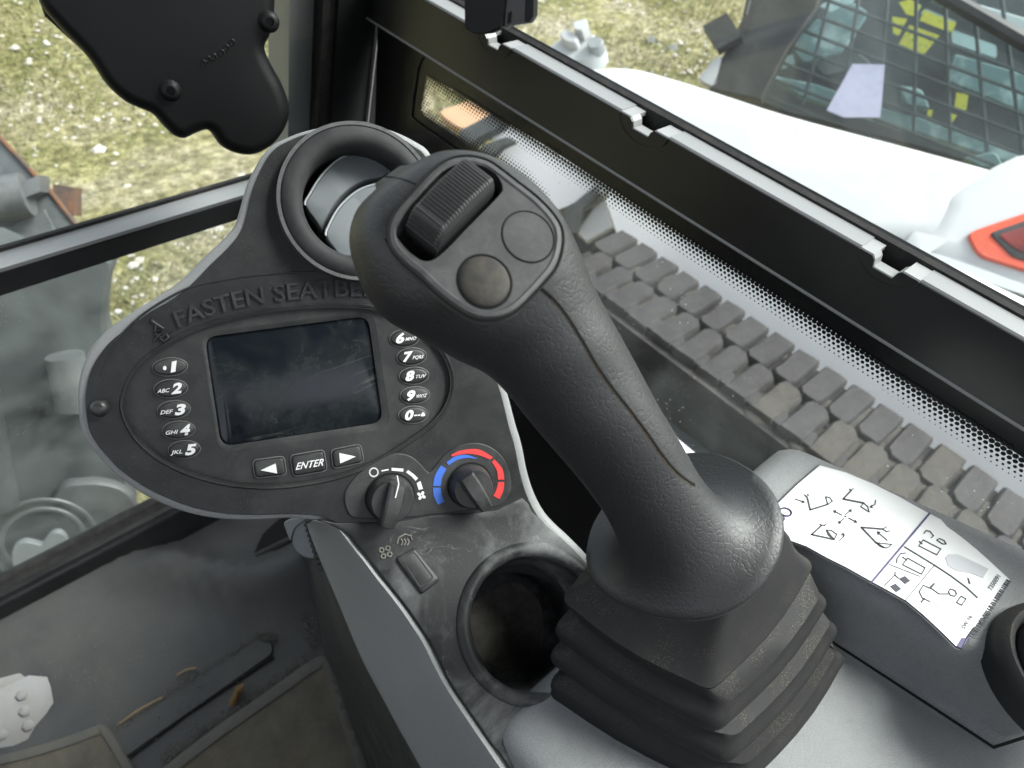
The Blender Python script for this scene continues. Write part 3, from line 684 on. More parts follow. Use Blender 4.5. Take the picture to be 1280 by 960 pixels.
def build_track():
    t = thing('rubber_track', 'muddy black rubber track of the excavator below the side glass', 'track', V((1.70, 0.5, .62)))
    z = CAM.z - 1.42; y0, y1 = -1.3, 1.22; x0, x1 = 1.525, 1.85
    b = MB(); b.box(((x0 + x1) / 2, (y0 + y1) / 2, z - .02), ((x1 - x0) / 2, 0, 0), (0, (y1 - y0) / 2, 0), (0, 0, .02)); b.build('belt', M['belt'], t)
    b = MB(); b.box((x0 - .012, (y0 + y1) / 2, z - .045), (.012, 0, 0), (0, (y1 - y0) / 2, 0), (0, 0, .045)); b.build('belt_flange', M['track'], t)
    b = MB(); b.box(((x0 + x1) / 2 + .02, (y0 + y1) / 2, z - .30), (.13, 0, 0), (0, (y1 - y0) / 2, 0), (0, 0, .25)); b.build('track_frame', M['boom'], t)
    # one lug: chevron-ended block, the rest share its mesh
    rnd = random.Random(5)
    def lug_mesh(L, W, H, mt='track'):
        q = [(-L / 2, -W / 2), (L / 2 - .02, -W / 2), (L / 2, -W / 2 + .02), (L / 2, W / 2 - .008), (L / 2 - .02, W / 2), (-L / 2, W / 2)]
        bb = MB(); q = [V((*a, 0)).lerp(V((*b2, 0)), s_) for a, b2 in zip(q, q[1:] + q[:1]) for s_ in (0, .33, .67)]
        wob = lambda x, y, z, k: V((x + k * noise.noise(V((x * 40, y * 40, z * 50 + sd_n))), y + k * noise.noise(V((x * 40 + 9, y * 40, z * 50 + sd_n))), z + k * noise.noise(V((x * 30, y * 30 + 7, sd_n)))))
        sd_n = rnd.uniform(0, 99)
        bb.rings([[V((p.x, p.y, 0)) for p in q], [wob(p.x * .99, p.y * .95, H * .7, .003) for p in q], [wob(p.x * .95, p.y * .82, H, .003) for p in q], [wob(p.x * .6, p.y * .4, H * 1.02, .003) for p in q]])
        me = mesh_from(bb.v, bb.f); me.materials.append(M[mt]); 
        for p in me.polygons: p.use_smooth = True
        me.set_sharp_from_angle(angle=math.radians(35))
        return me
    la, lb, lc = [lug_mesh(.172, .080, .027) for _ in range(5)], [lug_mesh(.168, .080, .025) for _ in range(5)], [lug_mesh(.06, .040, .024) for _ in range(5)]
    lbm = [lug_mesh(.168, .081, .025, 'mud') for _ in range(4)]; lam = [lug_mesh(.172, .081, .027, 'mud') for _ in range(4)]
    pitch = .092; k = 0; y = y0 + .05
    while y < y1:
        for me, x, dy, sgn, nm in ((la, x0 + .085, 0, 1, 'lug'), (lb, x1 - .072, pitch * .5, -1, 'lug'), (lc, x0 + .035, pitch * .5, 1, 'guide_lug')):
            o = bpy.data.objects.new(nm, rnd.choice(lam if (me is la and y < .42 and rnd.random() < .6) else (lbm if (me is lb and rnd.random() < .18) else me))); COL.objects.link(o); o.parent = t
            o.location = V((x, y + dy, z)) - t.location
            o.rotation_euler = (rnd.uniform(-.02, .02), rnd.uniform(-.03, .03), (0 if sgn > 0 else PI) + rnd.uniform(-.03, .03))
        y += pitch
    # dried mud caked on the belt, thicker towards the rear
    m = MB()
    for k in range(90):
        yy = rnd.uniform(-.5, 1.15) if k < 30 else rnd.uniform(-.45, .32); xx = rnd.uniform(x0 + .01, x1 - .02)
        if k >= 30: xx = rnd.uniform(x0 + .01, x0 + .22)
        r = rnd.uniform(.03, .075); q = []
        for (rr, zz) in ((1, .001), (.9, .007), (.55, .011), (.1, .012)):
            q.append([V((xx + math.cos(an) * r * rr * (1 + .5 * noise.noise(V((math.cos(an) * 1.3, math.sin(an) * 1.3, k)))), yy + math.sin(an) * r * rr * (1 + .5 * noise.noise(V((math.cos(an) * 1.3, math.sin(an) * 1.3, k + 50)))), z + zz * (1 + .25 * noise.noise(V((math.cos(an), math.sin(an), k + 9)))))) for an in (2 * PI * j / 11 for j in range(11))])
        m.rings(q, False, True)
    o = m.build('caked_mud', M['mud'], t, 70); o['kind'] = 'stuff'
build_track()

def build_deck():
    b = MB(); b.box((1.03, .1, CAM.z - 1.62), (.44, 0, 0), (0, 1.2, 0), (0, 0, .03))
    o = b.build('side_deck', M['boom'])
    tag(o, 'dirty dark steel deck between the cab and the rubber track', 'deck')
    m = MB(); pr = [(.60, -.90), (.60, -.765), (.615, -.752), (.665, -.752), (.683, -.758), (.69, -.775), (.69, -.90)]
    m.rings([[V((x, y, CAM.z + z)) for x, z in pr] for y in (-.7, .25, .275)]); o = m.build('body_cowl', M['body'])
    tag(o, 'white body cowl outside the foot of the side glass, peeping out behind the joystick', 'cowl')
build_deck()

# ------------------------------------------------------------------ cab shell: floor, roof, rear
def build_cab():
    # floor pan with its raised curved front ridge
    nx, ny = 60, 70; vs, fs = [], []
    rid = [(-.9, .80), (0.0, .80), (.08, .81), (.15, .86), (.30, .86), (.6, .78)]
    def ridge_y(x):
        for (xa, ya), (xb, yb) in zip(rid, rid[1:]):
            if xa <= x <= xb: s = (x - xa) / (xb - xa); s = s * s * (3 - 2 * s); return ya + (yb - ya) * s
        return .8
    zf = CAM.z + FLOOR_Z
    ridge_px = [(-60, 858), (0, 832), (60, 795), (112, 763), (150, 742), (187, 733), (244, 735), (285, 751), (337, 755), (386, 741), (430, 715)]
    rw = [ZF(x, y) for x, y in ridge_px]
    def ry(x):
        for a, b2 in zip(rw, rw[1:]):
            if a.x <= x <= b2.x: return a.y + (b2.y - a.y) * (x - a.x) / (b2.x - a.x)
        return rw[0].y if x < rw[0].x else rw[-1].y
    for i in range(nx + 1):
        for j in range(ny + 1):
            x = -1.0 + 1.6 * i / nx; y = -1.0 + 1.93 * j / ny
            d = (y - ry(x)) / .07; s = max(0, min(1, d * .5 + .5)); s = s * s * (3 - 2 * s)
            e = max(0, min(1, (y - ry(x) - .03) / .10)); e = e * e * (3 - 2 * e)
            vs.append((x, y, zf + .062 * s - .050 * e))
    for i in range(nx):
        for j in range(ny):
            k = i * (ny + 1) + j; fs.append((k, k + ny + 1, k + ny + 2, k + 1))
    f = add('floor', vs, fs, M['floor'], None, 60); f['kind'] = 'structure'
    # moulded groove plate on the floor
    g = panel('floor_rib', roundpoly([(142, 913), (322, 799), (341, 803), (342, 819), (163, 945), (80, 1000), (60, 960)], 6), ZF, M['floor'], f, [(0, -.004), (0, .002), (1.5, .006)])
    m_ = MB(); m_.tube([ZF(163, 947, .003), ZF(235, 893, .003), ZF(342, 822, .003)], .0025, 6); m_.build('floor_slot', M['void'], f)
    # flat dark sheet painted for the shade of a recess in the floor front
    panel('floor_recess_shade', roundpoly([(318, 698), (330, 672), (352, 652), (372, 650), (370, 682), (322, 706)], 5), lambda x, y, h: ZF(x, y, h + .016), M['void'], f, [(0, -.003), (0, 0)])
    m_ = MB(); m_.tube([ZF(321, 702, .022), ZF(366, 680, .022)], .006, 6); m_.build('floor_ledge', M['darkside'], f)
    # roof, rear and door walls, unseen and added: they shade the cab as the real ones do
    m_ = MB(); m_.box((0, -.10, 2.62), (.62, 0, 0), (0, .76, 0), (0, 0, .03)); r = m_.build('ceiling', M['darkside']); r['kind'] = 'structure'
    m_ = MB(); m_.box((0, -.86, 1.35), (.62, 0, 0), (0, .03, 0), (0, 0, .62)); m_.box((-.56, -.86, 2.28), (.06, 0, 0), (0, .03, 0), (0, 0, .31)); m_.box((.56, -.86, 2.28), (.06, 0, 0), (0, .03, 0), (0, 0, .31))
    r = m_.build('rear_wall', M['darkside']); r['kind'] = 'structure'
    m_ = MB(); m_.box((-.78, .0, 1.25), (.03, 0, 0), (0, .86, 0), (0, 0, .52)); m_.box((-.78, -.78, 2.2), (.03, 0, 0), (0, .06, 0), (0, 0, .42)); m_.box((-.78, .3, 2.2), (.03, 0, 0), (0, .05, 0), (0, 0, .42))
    r = m_.build('door_wall', M['darkside']); r['kind'] = 'structure'
build_cab()

def build_front_window():
    t = thing('front_window', 'black framed front window with a dusty cross bar, sky sheen painted pale on its top, and hazy lower glass', 'window', V((.1, .9, CAM.z - 1.2)))
    n = V((0, -1, 0)); zb = CAM.z - .555
    def bar(nm, y, z, pr, mt, x0=-1.2, x1=.52):
        b = MB(); b.rings([[V((x, y + a, z + c)) for a, c in pr] for x in (x0, x1)]); return b.build(nm, mt, t, 30)
    # cross bar: broad top face, dark front face
    zt = zb; yb = PFRONT.p.y
    # measured: top face back edge, front edge and bottom edge lines in the photograph
    a0, a1 = PFRONT(0, 315.5), PFRONT(308, 226.5)
    fr = Plane(V((0, a0.y - .034, 0)), V((0, -1, 0)))
    c0 = fr(0, 336); d0 = fr(0, 370)
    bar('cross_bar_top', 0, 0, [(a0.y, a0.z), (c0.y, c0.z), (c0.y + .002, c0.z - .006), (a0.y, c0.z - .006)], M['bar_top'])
    bar('cross_bar', 0, 0, [(a0.y, c0.z - .007), (c0.y + .001, c0.z - .007), (d0.y, d0.z), (a0.y, d0.z + .002)], M['frame'])
    bar('glass_seal', 0, 0, [(a0.y + .001, a0.z + .004), (a0.y + .007, a0.z + .004), (a0.y + .007, a0.z - .05), (a0.y + .001, a0.z - .05)], M['seal'])
    # panes lie in the raked front plane
    def pane(nm, z0, z1, mt):
        q = []
        for z in (z0, z1):
            y = .852 - (z + .555) * .168 + .012
            q.append((y, z + CAM.z))
        b = MB(); b.rings([[V((x, q[0][0], q[0][1])), V((x, q[1][0], q[1][1])), V((x, q[1][0] + .005, q[1][1])), V((x, q[0][0] + .005, q[0][1]))] for x in (-1.2, .53)]); return b.build(nm, mt, t, 30)
    pane('lower_pane', -1.262, -.585, M['glass_front'])
    pane('upper_pane', -.575, .4, M['glass_clear'])
    # sill: gasket, step and face measured along the photograph's lines
    s0 = Plane(V((0, .972, 0)), V((0, -1, 0)))
    e = [(s0(0, 727), .972), ]
    zs = s0(0, 727).z
    s1 = Plane(V((0, .955, 0)), V((0, -1, 0))); z1 = s1(0, 741).z
    s2 = Plane(V((0, .925, 0)), V((0, -1, 0))); z2 = s2(0, 757).z
    s3 = Plane(V((0, .905, 0)), V((0, -1, 0))); z3 = s3(0, 812).z
    bar('sill_gasket', 0, 0, [(.985, zs + .004), (.968, zs + .004), (.962, zs - .004), (.957, z1), (.985, z1)], M['seal'], -1.2, .5)
    bar('sill', 0, 0, [(.985, z1 - .001), (.957, z1 - .001), (.950, z1 - .006), (.928, z2 + .003), (.925, z2), (.922, z2 - .004), (.905, z3), (.905, z3 - .1), (.985, z3 - .1)], M['frame'], -1.2, .5)
    # mud smear on the sill
    m_ = Plane(V((0, .914, 0)), V((0, -1, .15)))
    # corner post, raked like the front
    A, B = V((.55, .805, CAM.z - .333)), V((.55, .842, CAM.z - .5125)); ln = (B - A).normalized()
    def strip(nm, xa, xb, mt, d=.03, dy=0.0, x0y=None):
        """a strip of the post between the photograph's columns xa..xb (at the top edge)"""
        b = MB(); r = []
        for k in (-2.2, 5.0):
            c = A + ln * (.18 * k)
            r.append([V((xa, c.y + dy, c.z)), V((xb, c.y + dy, c.z)), V((xb, c.y + dy + d, c.z)), V((xa, c.y + dy + d, c.z))])
        b.rings(r); return b.build(nm, mt, tp, 30)
    tp = thing('corner_post', 'black raked corner post between front glass and side window', 'post', V((.5, .95, CAM.z - 1.3)))
    pp = Plane(A, V((0, -1, 0)))
    def colx(px, dy): return Plane(A + V((0, dy, 0)), V((0, -1, 0)))(px, 0).x
    strip('post_cover', .445, .492, M['rail_sheen'], .05, .02)  # lighter grey paints the lit left face of the post
    strip('seal_lip', .478, .497, M['seal'], .05, .0)
    strip('post_face', .495, .560, M['frame'], .06, -.006)
    strip('edge_trim', .5525, .5540, M['metal_l'], .01, -.012)
    strip('post_return', .556, .60, M['frame'], .06, -.010)
build_front_window()

def build_side_window():
    t = thing('side_window', 'black side window frame with notched ledge and dotted glass border', 'window', V((.56, .2, CAM.z - .5)))
    zt = CAM.z - .292; zw = CAM.z - .3525
    ya, yb = -.62, .80
    notch_px = [(777, 134, 838, 165), (1078, 305, 1150, 352), (600, 22, 640, 52)]
    xr = Plane(V((.535, 0, 0)), V((-1, 0, 0)))
    notches = sorted([(xr(c, d).y, xr(a, b2).y) for a, b2, c, d in notch_px])
    def seg(nm, pr, y0, y1, mt, sm=30):
        b = MB(); b.rings([[V((x, y, z)) for x, z in pr] for y in (y0, y1)]); return b.build(nm, mt, t, sm)
    # ledge in lengths between the notches
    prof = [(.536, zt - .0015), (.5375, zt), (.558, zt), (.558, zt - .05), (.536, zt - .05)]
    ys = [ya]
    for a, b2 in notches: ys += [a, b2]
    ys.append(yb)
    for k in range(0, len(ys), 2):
        seg('ledge', prof, ys[k], ys[k + 1], M['rail_sheen'])
    # finger-grip clips that sit in the notches
    for a, b2 in notches:
        L = b2 - a; bb = MB()
        q = [(a, zt - .0008), (a + L * .27, zt - .0008), (a + L * .33, zt - .004), (a + L * .36, zt - .0095), (a + L * .69, zt - .0095), (a + L * .72, zt - .004), (a + L * .78, zt - .0008), (b2, zt - .0008)]
        for (y0, z0), (y1, z1) in zip(q, q[1:]):
            xo_ = .557 if min(z0, z1) > zt - .003 else .548
            bb.hexa([V((.5362, y0, z0 - .004)), V((.5362, y1, z1 - .004)), V((xo_, y1, z1 - .004)), V((xo_, y0, z0 - .004)), V((.5362, y0, z0)), V((.5362, y1, z1)), V((xo_, y1, z1)), V((xo_, y0, z0))])
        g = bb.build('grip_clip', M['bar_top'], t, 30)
        # the half-round apron below the clip
        mid = (a + b2) / 2; R = L * .5
        arc = [V((.5340, mid - R, zt - .001))] + [V((.5340, mid + R * math.cos(an), zt - .001 - R * .62 * math.sin(an))) for an in (PI - PI * k / 16 for k in range(17))]
        hole0, hole1 = a + L * .35, a + L * .70
        m2 = MB(); top = arc[1:]; n_ = len(top)
        rim_ = list(top); top = [V((.5340, y_, min(z_, zt - .001))) for y_, z_ in q] + top[::-1]; n_ = len(top)
        m2.put(top + [p + V((.0015, 0, 0)) for p in top], [tuple(range(n_))] + [(i, (i + 1) % n_, n_ + (i + 1) % n_, n_ + i) for i in range(n_)])
        m2.build('clip_apron', M['frame'], g, 20)
        m3 = MB(); m3.tube([p + V((-.0004, 0, 0)) for p in rim_], .0004, 5); m3.build('apron_edge', M['knob'], g)
    fz = [(ya, zt - .002)]
    for a, b2 in notches:
        L = b2 - a; fz += [(a + L * .30, zt - .002), (a + L * .335, zt - .0055), (a + L * .365, zt - .0108), (a + L * .685, zt - .0108), (a + L * .715, zt - .0055), (a + L * .765, zt - .002)]
    fz.append((yb, zt - .002)); bb = MB()
    for (y0, z0), (y1, z1) in zip(fz, fz[1:]):
        bb.hexa([V((.535, y0, zw + .002)), V((.5358, y0, zw + .002)), V((.5358, y1, zw + .002)), V((.535, y1, zw + .002)), V((.535, y0, z0)), V((.5358, y0, z0)), V((.5358, y1, z1)), V((.535, y1, z1))])
    bb.build('frame_face', M['frame'], t, 30)
    seg('frame_step', [(.5352, zw + .0022), (.5342, zw + .0005), (.5342, zw - .0005), (.5365, zw - .0012), (.552, zw - .002), (.552, zw + .0022)], ya, yb, M['rail_sheen'])  # pale grey draws the glint along this edge
    seg('outer_seal', [(.5585, zt + .002), (.563, zt + .004), (.566, zt + .002), (.566, zt - .05), (.5585, zt - .05)], ya, yb, M['seal'])
    seg('outer_rail', [(.5665, zt + .001), (.570, zt + .003), (.573, zt), (.573, zt - .05), (.5665, zt - .05)], ya, yb, M['frame'])
    # upper pane above the ledge
    b = MB(); b.box((.580, .05, CAM.z + .05), (.002, 0, 0), (0, .74, 0), (0, 0, .345)); b.build('upper_pane', M['glass_clear'], t, 0)
    # black border on the low pane and its clear opening; its low front blacks out a shaded gap
    xg = xplane(.552)
    hole = [(533, 93), (607, 137), (686, 185), (758, 232), (900, 324), (1049, 419), (1160, 493), (1277, 571), (1500, 720), (900, 720), (800, 570), (745, 440), (702, 330), (676, 250), (655, 226), (629, 207), (592, 186), (566, 168), (531, 146), (525, 138)]
    outer = [xg.p]  # placeholder
    oy = [V((.552, yb, zw)), V((.552, -.62, zw)), V((.552, -.62, CAM.z - 1.2)), V((.552, yb + .1, CAM.z - 1.2))]
    def topx(p):
        d = p - CAM; c = V((d.dot(r_), -d.dot(u_), -d.dot(b_))); return (640 + F * c.x / c.z, 480 + F * c.y / c.z)
    # work in the pane's own plane (y, z) instead of pixels where the pane runs behind the camera
    hy = [(xg(x, y).y, xg(x, y).z) for x, y in hole[:8]]
    lo = [(xg(x, y).y, xg(x, y).z) for x, y in hole[-11:]]
    hpoly = hy + [(-.56, hy[-1][1]), (-.56, CAM.z - .95)] + lo
    opoly = [(yb, zw), (-.62, zw), (-.62, CAM.z - 1.2), (yb + .06, CAM.z - 1.2)]
    yz = lambda a, b2, h=0.0: V((.552 - h, a, b2))
    panel('black_border', opoly, yz, M['frit'], t, [(0, -.0012), (0, 0)], holes=[hpoly], hlevels=[(0, -.0012), (0, 0)])
    panel('low_pane', [(yb, zw), (-.62, zw), (-.62, CAM.z - 1.2), (yb + .06, CAM.z - 1.2)], lambda a, b2, h=0.0: V((.558 - h, a, b2)), M['glass_side'], t, [(0, -.004), (0, 0)])
    # dotted border: rows of shrinking dots along the clear opening
    edge = [V((p[0], p[1])) for p in hpoly]
    dots = MB(); P_ = .0047; rows = 5
    def dist_edge(p):
        best = 9
        for i in range(len(edge)):
            a, b2 = edge[i - 1], edge[i]; d = b2 - a; L2 = d.length_squared
            s = max(0, min(1, (p - a).dot(d) / L2)) if L2 > 0 else 0
            best = min(best, (p - a - d * s).length)
        return best
    def inside(p):
        c = False
        for i in range(len(edge)):
            (x1, y1), (x2, y2) = edge[i - 1], edge[i]
            if (y1 > p[1]) != (y2 > p[1]) and p[0] < (x2 - x1) * (p[1] - y1) / (y2 - y1) + x1: c = not c
        return c
    ymin = -.2; ymax = max(e.x for e in edge) + .01; zmax = max(e.y for e in edge) + .01
    zmin = zmax - .16
    j = 0; z = zmax; 
    while z > zmin:
        y = ymin + (P_ / 2 if j % 2 else 0)
        while y < ymax:
            p = V((y, z))
            if True:
                d = dist_edge(p); ins = inside(p)
                if (ins and d < .0205) or (not ins and d < .002):
                    rr = P_ * .56 * (1 - max(d, 0) / .0245)
                    c = [V((.5512, y + rr * math.cos(k * PI / 4), z + rr * math.sin(k * PI / 4))) for k in range(8)]
                    dots.put(c, [tuple(range(8))])
            y += P_
        z -= P_ * .866; j += 1
    o = dots.build('dot_border', M['frit'], t, 0); o['kind'] = 'stuff'
    # rounded bead round the front end of the low pane
    bead = [(xg(x, y).y, xg(x, y).z) for x, y in c2([(690, 168), (600, 108), (540, 72), (526, 78), (521, 100), (516, 140), (520, 150), (545, 168), (570, 186), (600, 206)], 5, False)]
    m4 = MB(); m4.tube([V((.5505, a, b2)) for a, b2 in bead[len(bead) // 4:]], .0012, 6); m4.build('pane_bead', M['frame'], t)
    # bolted latch block standing on the ledge
    lt = thing('window_latch', 'black plastic window latch block standing on the side ledge', 'latch', xr(612, 36) + V((.015, 0, 0)))
    lp = Plane(P(612, 20, .70), (CAM - P(612, 20, .7)).normalized() + V((-.25, .1, 0)))
    panel('latch_body', roundpoly([(580, -60), (638, -60), (628, 34), (608, 43), (590, 42), (580, 36)], 4), lp, M['housing'], lt, [(0, -.03), (0, -.003), (2, 0)])
    panel('latch_plate', roundpoly([(634, -60), (668, -60), (666, 20), (660, 29), (640, 32), (628, 36)], 3), lambda x, y, h: lp(x, y, h - .006), M['frame'], lt, [(0, -.02), (0, -.002), (1, 0)])
    panel('latch_lip', roundpoly([(657, -60), (668, -60), (667, 20), (661, 29), (655, 28)], 2), lambda x, y, h: lp(x, y, h - .002), M['housing'], lt, [(0, -.02), (0, -.002), (1, 0)])
    panel('latch_slot', [(634, 16), (638, 14), (637, 28), (633, 30)], lambda x, y, h: lp(x, y, h - .004), M['void'], lt, [(0, -.002), (0, 0)])
build_side_window()

def build_housing():
    hp = Plane(P(210, 90, .70), (CAM - P(210, 90, .7)).normalized() + V((.05, .15, -.15)))
    t = thing('motor_housing', 'black moulded plastic housing with two screws hanging at the top left', 'housing', hp(210, 90, -.05))
    out = c2([(20, -70), (44, 0), (66, 30), (106, 72), (131, 108), (154, 129), (172, 138), (190, 146), (203, 160), (217, 173), (231, 177), (247, 170), (262, 167), (277, 186), (297, 196), (320, 197), (344, 184), (361, 160), (365, 136), (356, 108), (344, 86), (334, 62), (341, 44), (346, 20), (347, -20), (345, -90)], 5)
    panel('cover', out, hp, M['housing'], t, [(0, -.09), (0, -.022), (1.5, -.013), (4, -.007), (8, -.003), (14, -.0005), (18, 0)], smooth=60)
    for cx, cy in ((213, 113), (336, 27)):
        b = MB(); r0 = 11.5 * hp.px2m(cx, cy)
        b.lathe(hp(cx, cy, -.001), hp.n, [(r0 * 1.15, 0), (r0 * 1.1, .002), (r0 * .9, .0035), (r0 * .85, .007), (r0 * .6, .0085), (r0 * .45, .0085), (r0 * .42, .004), (0, .004)], 24)
        b.build('screw', M['housing'], t)
    b = MB()
    for cx, cy in ((254, 79), (260, 74), (267, 71), (277, 66), (283, 60), (290, 53)):
        pts = [hp(cx + 3.2 * math.cos(a), cy + 4.0 * math.sin(a), .0004) for a in (2 * PI * k / 10 for k in range(11))]
        b.tube(pts, .0006, 5)
    b.build('moulded_marks', M['housing'], t)
    panel('side_flange', [(30, -60), (46, 0), (66, 34), (108, 76), (98, 66), (74, 44), (50, 22), (28, -40)], lambda x, y, h: hp(x, y, h - .035), M['housing'], t, [(0, -.02), (0, 0)])
build_housing()
# ------------------------------------------------------------------ instrument console
def z3(x, y): return (90 + x / 2.594, 320 + y / 2.594)
def zK(x, y): return (430 + x / 4.571, 550 + y / 4.571)
def zV(x, y): return (330 + x / 4.571, 150 + y / 4.571)
def build_console():
    t = thing('instrument_console', 'black display pod with keypad, round vent, heater knobs and cup holder in a grey rim', 'console', face(500, 700, -.2))
    p0_ = face(540, 640) - t.location; dv_ = (face(610, 760) - face(540, 640)).normalized()
    M['dusty'] = mat('dusty_plastic', (0.012, 0.0124, 0.0135), 0.52, 0.38, grain=(2400, 0.3, 0.0003), dust=((0.20, 0.205, 0.206), 1.0, 15),
                     speck=((0.42, 0.42, 0.40), 0.4, 800, 0.14), streak=((0.42, 0.41, 0.38), 0.22, 20),
                     fade=(p0_, dv_, 0.0, 0.035))
    OUT = [(417, 157), (395, 161), (376, 166), (358, 173), (342, 181), (331, 192), (322, 206), (311, 228), (304, 252), (299, 270), (292, 286), (276, 304), (255, 323), (235, 344), (212, 363), (180, 383), (149, 403), (130, 418), (115, 434), (104, 456), (98, 480), (97, 505), (101, 536), (111, 557), (125, 574), (141, 591), (159, 605), (178, 618), (198, 628), (220, 637), (244, 644), (266, 648), (290, 650), (325, 650), (360, 648)]
    LEFT = [(398, 651), (419, 655), (432, 668), (441, 680), (456, 698), (471, 718), (489, 740), (506, 762), (519, 781), (532, 801), (543, 822), (554, 845), (565, 864), (576, 880), (593, 905), (611, 931), (626, 950), (645, 980), (670, 1010)]
    RIGHT = [(780, 1010), (800, 860), (775, 745), (737, 697), (711, 670), (695, 656), (681, 641), (670, 622), (663, 604), (658, 585), (654, 564), (650, 548), (645, 532), (634, 490), (622, 450), (604, 400), (588, 350), (575, 300), (562, 245), (548, 212), (535, 188), (521, 178), (504, 169), (486, 162), (470, 158.5), (452, 156), (435, 155.5)]
    shell_out = offset(c2(OUT + LEFT + RIGHT, 3), -2.5)
    # black face, with openings for display, vent, cup
    IN = [(420, 160), (397, 164), (378, 169), (361, 176), (346, 184), (336, 195), (329, 207), (319, 229), (312, 253), (308, 271), (301, 290), (285, 310), (262, 332), (243, 352), (219, 372), (188, 390), (163, 408), (144, 422), (128, 439), (115, 461), (109, 483), (107, 505), (111, 534), (120, 553), (134, 570), (149, 586), (168, 600), (187, 612), (206, 621), (228, 630), (252, 637), (274, 641), (292, 643), (326, 643.5), (362, 642.5)]
    RIN = [(774, 1008), (793, 862), (768, 750), (729, 701), (703, 674), (686, 660), (672, 645), (661, 625), (654, 606), (649, 587), (645, 566), (641, 549), (636, 533), (626, 492), (612, 452), (595, 402), (579, 352), (566, 302), (553, 250), (541, 217), (530, 193), (517, 183), (502, 173), (484, 166), (469, 162), (452, 159.5), (436, 159)]
    face_out = c2(IN + [(398, 645)] + [(x + 3, y) for x, y in LEFT[1:]] + RIN, 3)
    cupc = (667, 778)
    cd = face_depth(*cupc); R = 81 * cd / F; cn = P2.n
    cex = cn.orthogonal().normalized(); cey = cn.cross(cex)
    def topx(p):
        d = p - CAM; return (640 + F * d.dot(r_) / d.dot(-b_), 480 - F * d.dot(u_) / d.dot(-b_))
    C0 = face(*cupc)
    def circ(r, h=0, n=56): return [topx(C0 + (cex * math.cos(a) + cey * math.sin(a)) * r + cn * h) for a in (2 * PI * k / n for k in range(n))]
    cup_hole = circ(R * 1.10)
    disp = c2([z3(165, 470), z3(190, 395), z3(240, 333), z3(300, 290), z3(360, 255), z3(430, 225), z3(515, 200), z3(600, 181), z3(700, 168), z3(800, 161), z3(880, 161), z3(950, 165), z3(1035, 182), z3(1110, 215), z3(1165, 265), z3(1205, 320), z3(1228, 375), z3(1230, 430), z3(1215, 480), z3(1185, 525), z3(1145, 562), z3(1095, 598), z3(1030, 640), z3(950, 682), z3(875, 710), z3(800, 728), z3(725, 740), z3(650, 746), z3(575, 744), z3(500, 735), z3(420, 716), z3(350, 690), z3(285, 655), z3(240, 620), z3(205, 583), z3(180, 540), z3(168, 505)], 3)
    vent_c = (446, 253)
    vent_hole = ell(446, 254, 80, 80, n=40)
    panel('shell', shell_out, face, M['shell'], t, [(0, -.06), (0, -.008), (.8, -.0045), (2.2, -.0022), (4.5, -.0010), (9, -.0008)], holes=[circ(R * 1.12), offset(disp, -1), ell(446, 254, 84, 84, n=40)], hlevels=[(0, -.02), (0, -.0008)], grid=30, smooth=60)
    panel('face_plate', face_out, face, M['podface'], t, [(0, -.006), (0, .0004), (1.2, .0014)], holes=[cup_hole, offset(disp, 1.5), vent_hole], hlevels=[(0, -.006), (0, .0004), (-.8, .0014)], grid=22, smooth=50)
    # grey dust-covered lower part is the same moulding: a thin apron over the lower bend
    lower = [(399, 648), (420, 653), (470, 652), (505, 650), (540, 643), (580, 641), (620, 637), (652, 622), (664, 640), (672, 646), (686, 661), (703, 675), (729, 702), (768, 751), (793, 863), (774, 1007)] + [(x + 5, y) for x, y in LEFT[::-1][:-2]]
    panel('console_plate', c2(lower, 2), lambda x, y, h: face(x, y, h + .0022), M['dusty'], t, [(0, -.002), (0, -.0004), (1.0, 0)], holes=[cup_hole], hlevels=[(0, -.002), (0, 0)], grid=16, smooth=60)
    # raised lip of the pod face with lettering band
    band_o = [(128, 468), (140, 438), (159, 411), (190, 385), (236, 360), (280, 350), (321, 344), (360, 341), (398, 340), (440, 340), (470, 344)]
    b = MB(); b.tube([P1(x, y, .0014) for x, y in c2(band_o, 5, False)], .0007, 6); b.build('band_edge', M['podface'], t)
    # display insert
    scr_hole = roundpoly([(249, 416), (468, 388), (490, 537), (273, 568)], 20, 6)
    panel('display_panel', disp, P1, M['display'], t, [(0, -.006), (0, -.0028), (1.2, -.0020)], holes=[scr_hole], hlevels=[(0, -.009), (0, -.003), (-.6, -.0020)], grid=None)
    b = MB(); b.tube([P1(x, y, .0012) for x, y in offset(disp, -1.5)] + [P1(*offset(disp, -1.5)[0], .0012)], .0011, 6); b.build('display_bead', M['podface'], t)
    bez = roundpoly([(254, 421), (462, 394), (481, 530), (275, 561)], 17, 6)
    panel('screen_bezel', scr_hole, P1, M['display'], t, [(0, -.012), (-.5, -.0022), (1.2, -.0022)], holes=[offset(bez, -.5)], hlevels=[(0, -.012), (0, -.0058), (-1.6, -.0034)])
    panel('screen', offset(bez, -2), P1, M['screen'], t, [(0, -.010), (0, -.0052), (.6, -.005)])
    # keys with their lettering
    keys = [((212, 459), 21, 10.2, '1', None), ((213, 486), 20, 10.4, '2', 'ABC'), ((217, 512.5), 19.5, 10.2, '3', 'DEF'), ((223, 538), 19.5, 10, '4', 'GHI'), ((230, 562.5), 19, 10, '5', 'JKL'),
            ((506, 423), 17.5, 10, '6', 'MNO'), ((515, 446), 17.5, 9.8, '7', 'PQRS'), ((518, 470), 17.5, 9.6, '8', 'TUV'), ((519, 494.5), 17.5, 9.6, '9', 'WXYZ'), ((517, 519), 17.5, 9.8, '0', '--')]
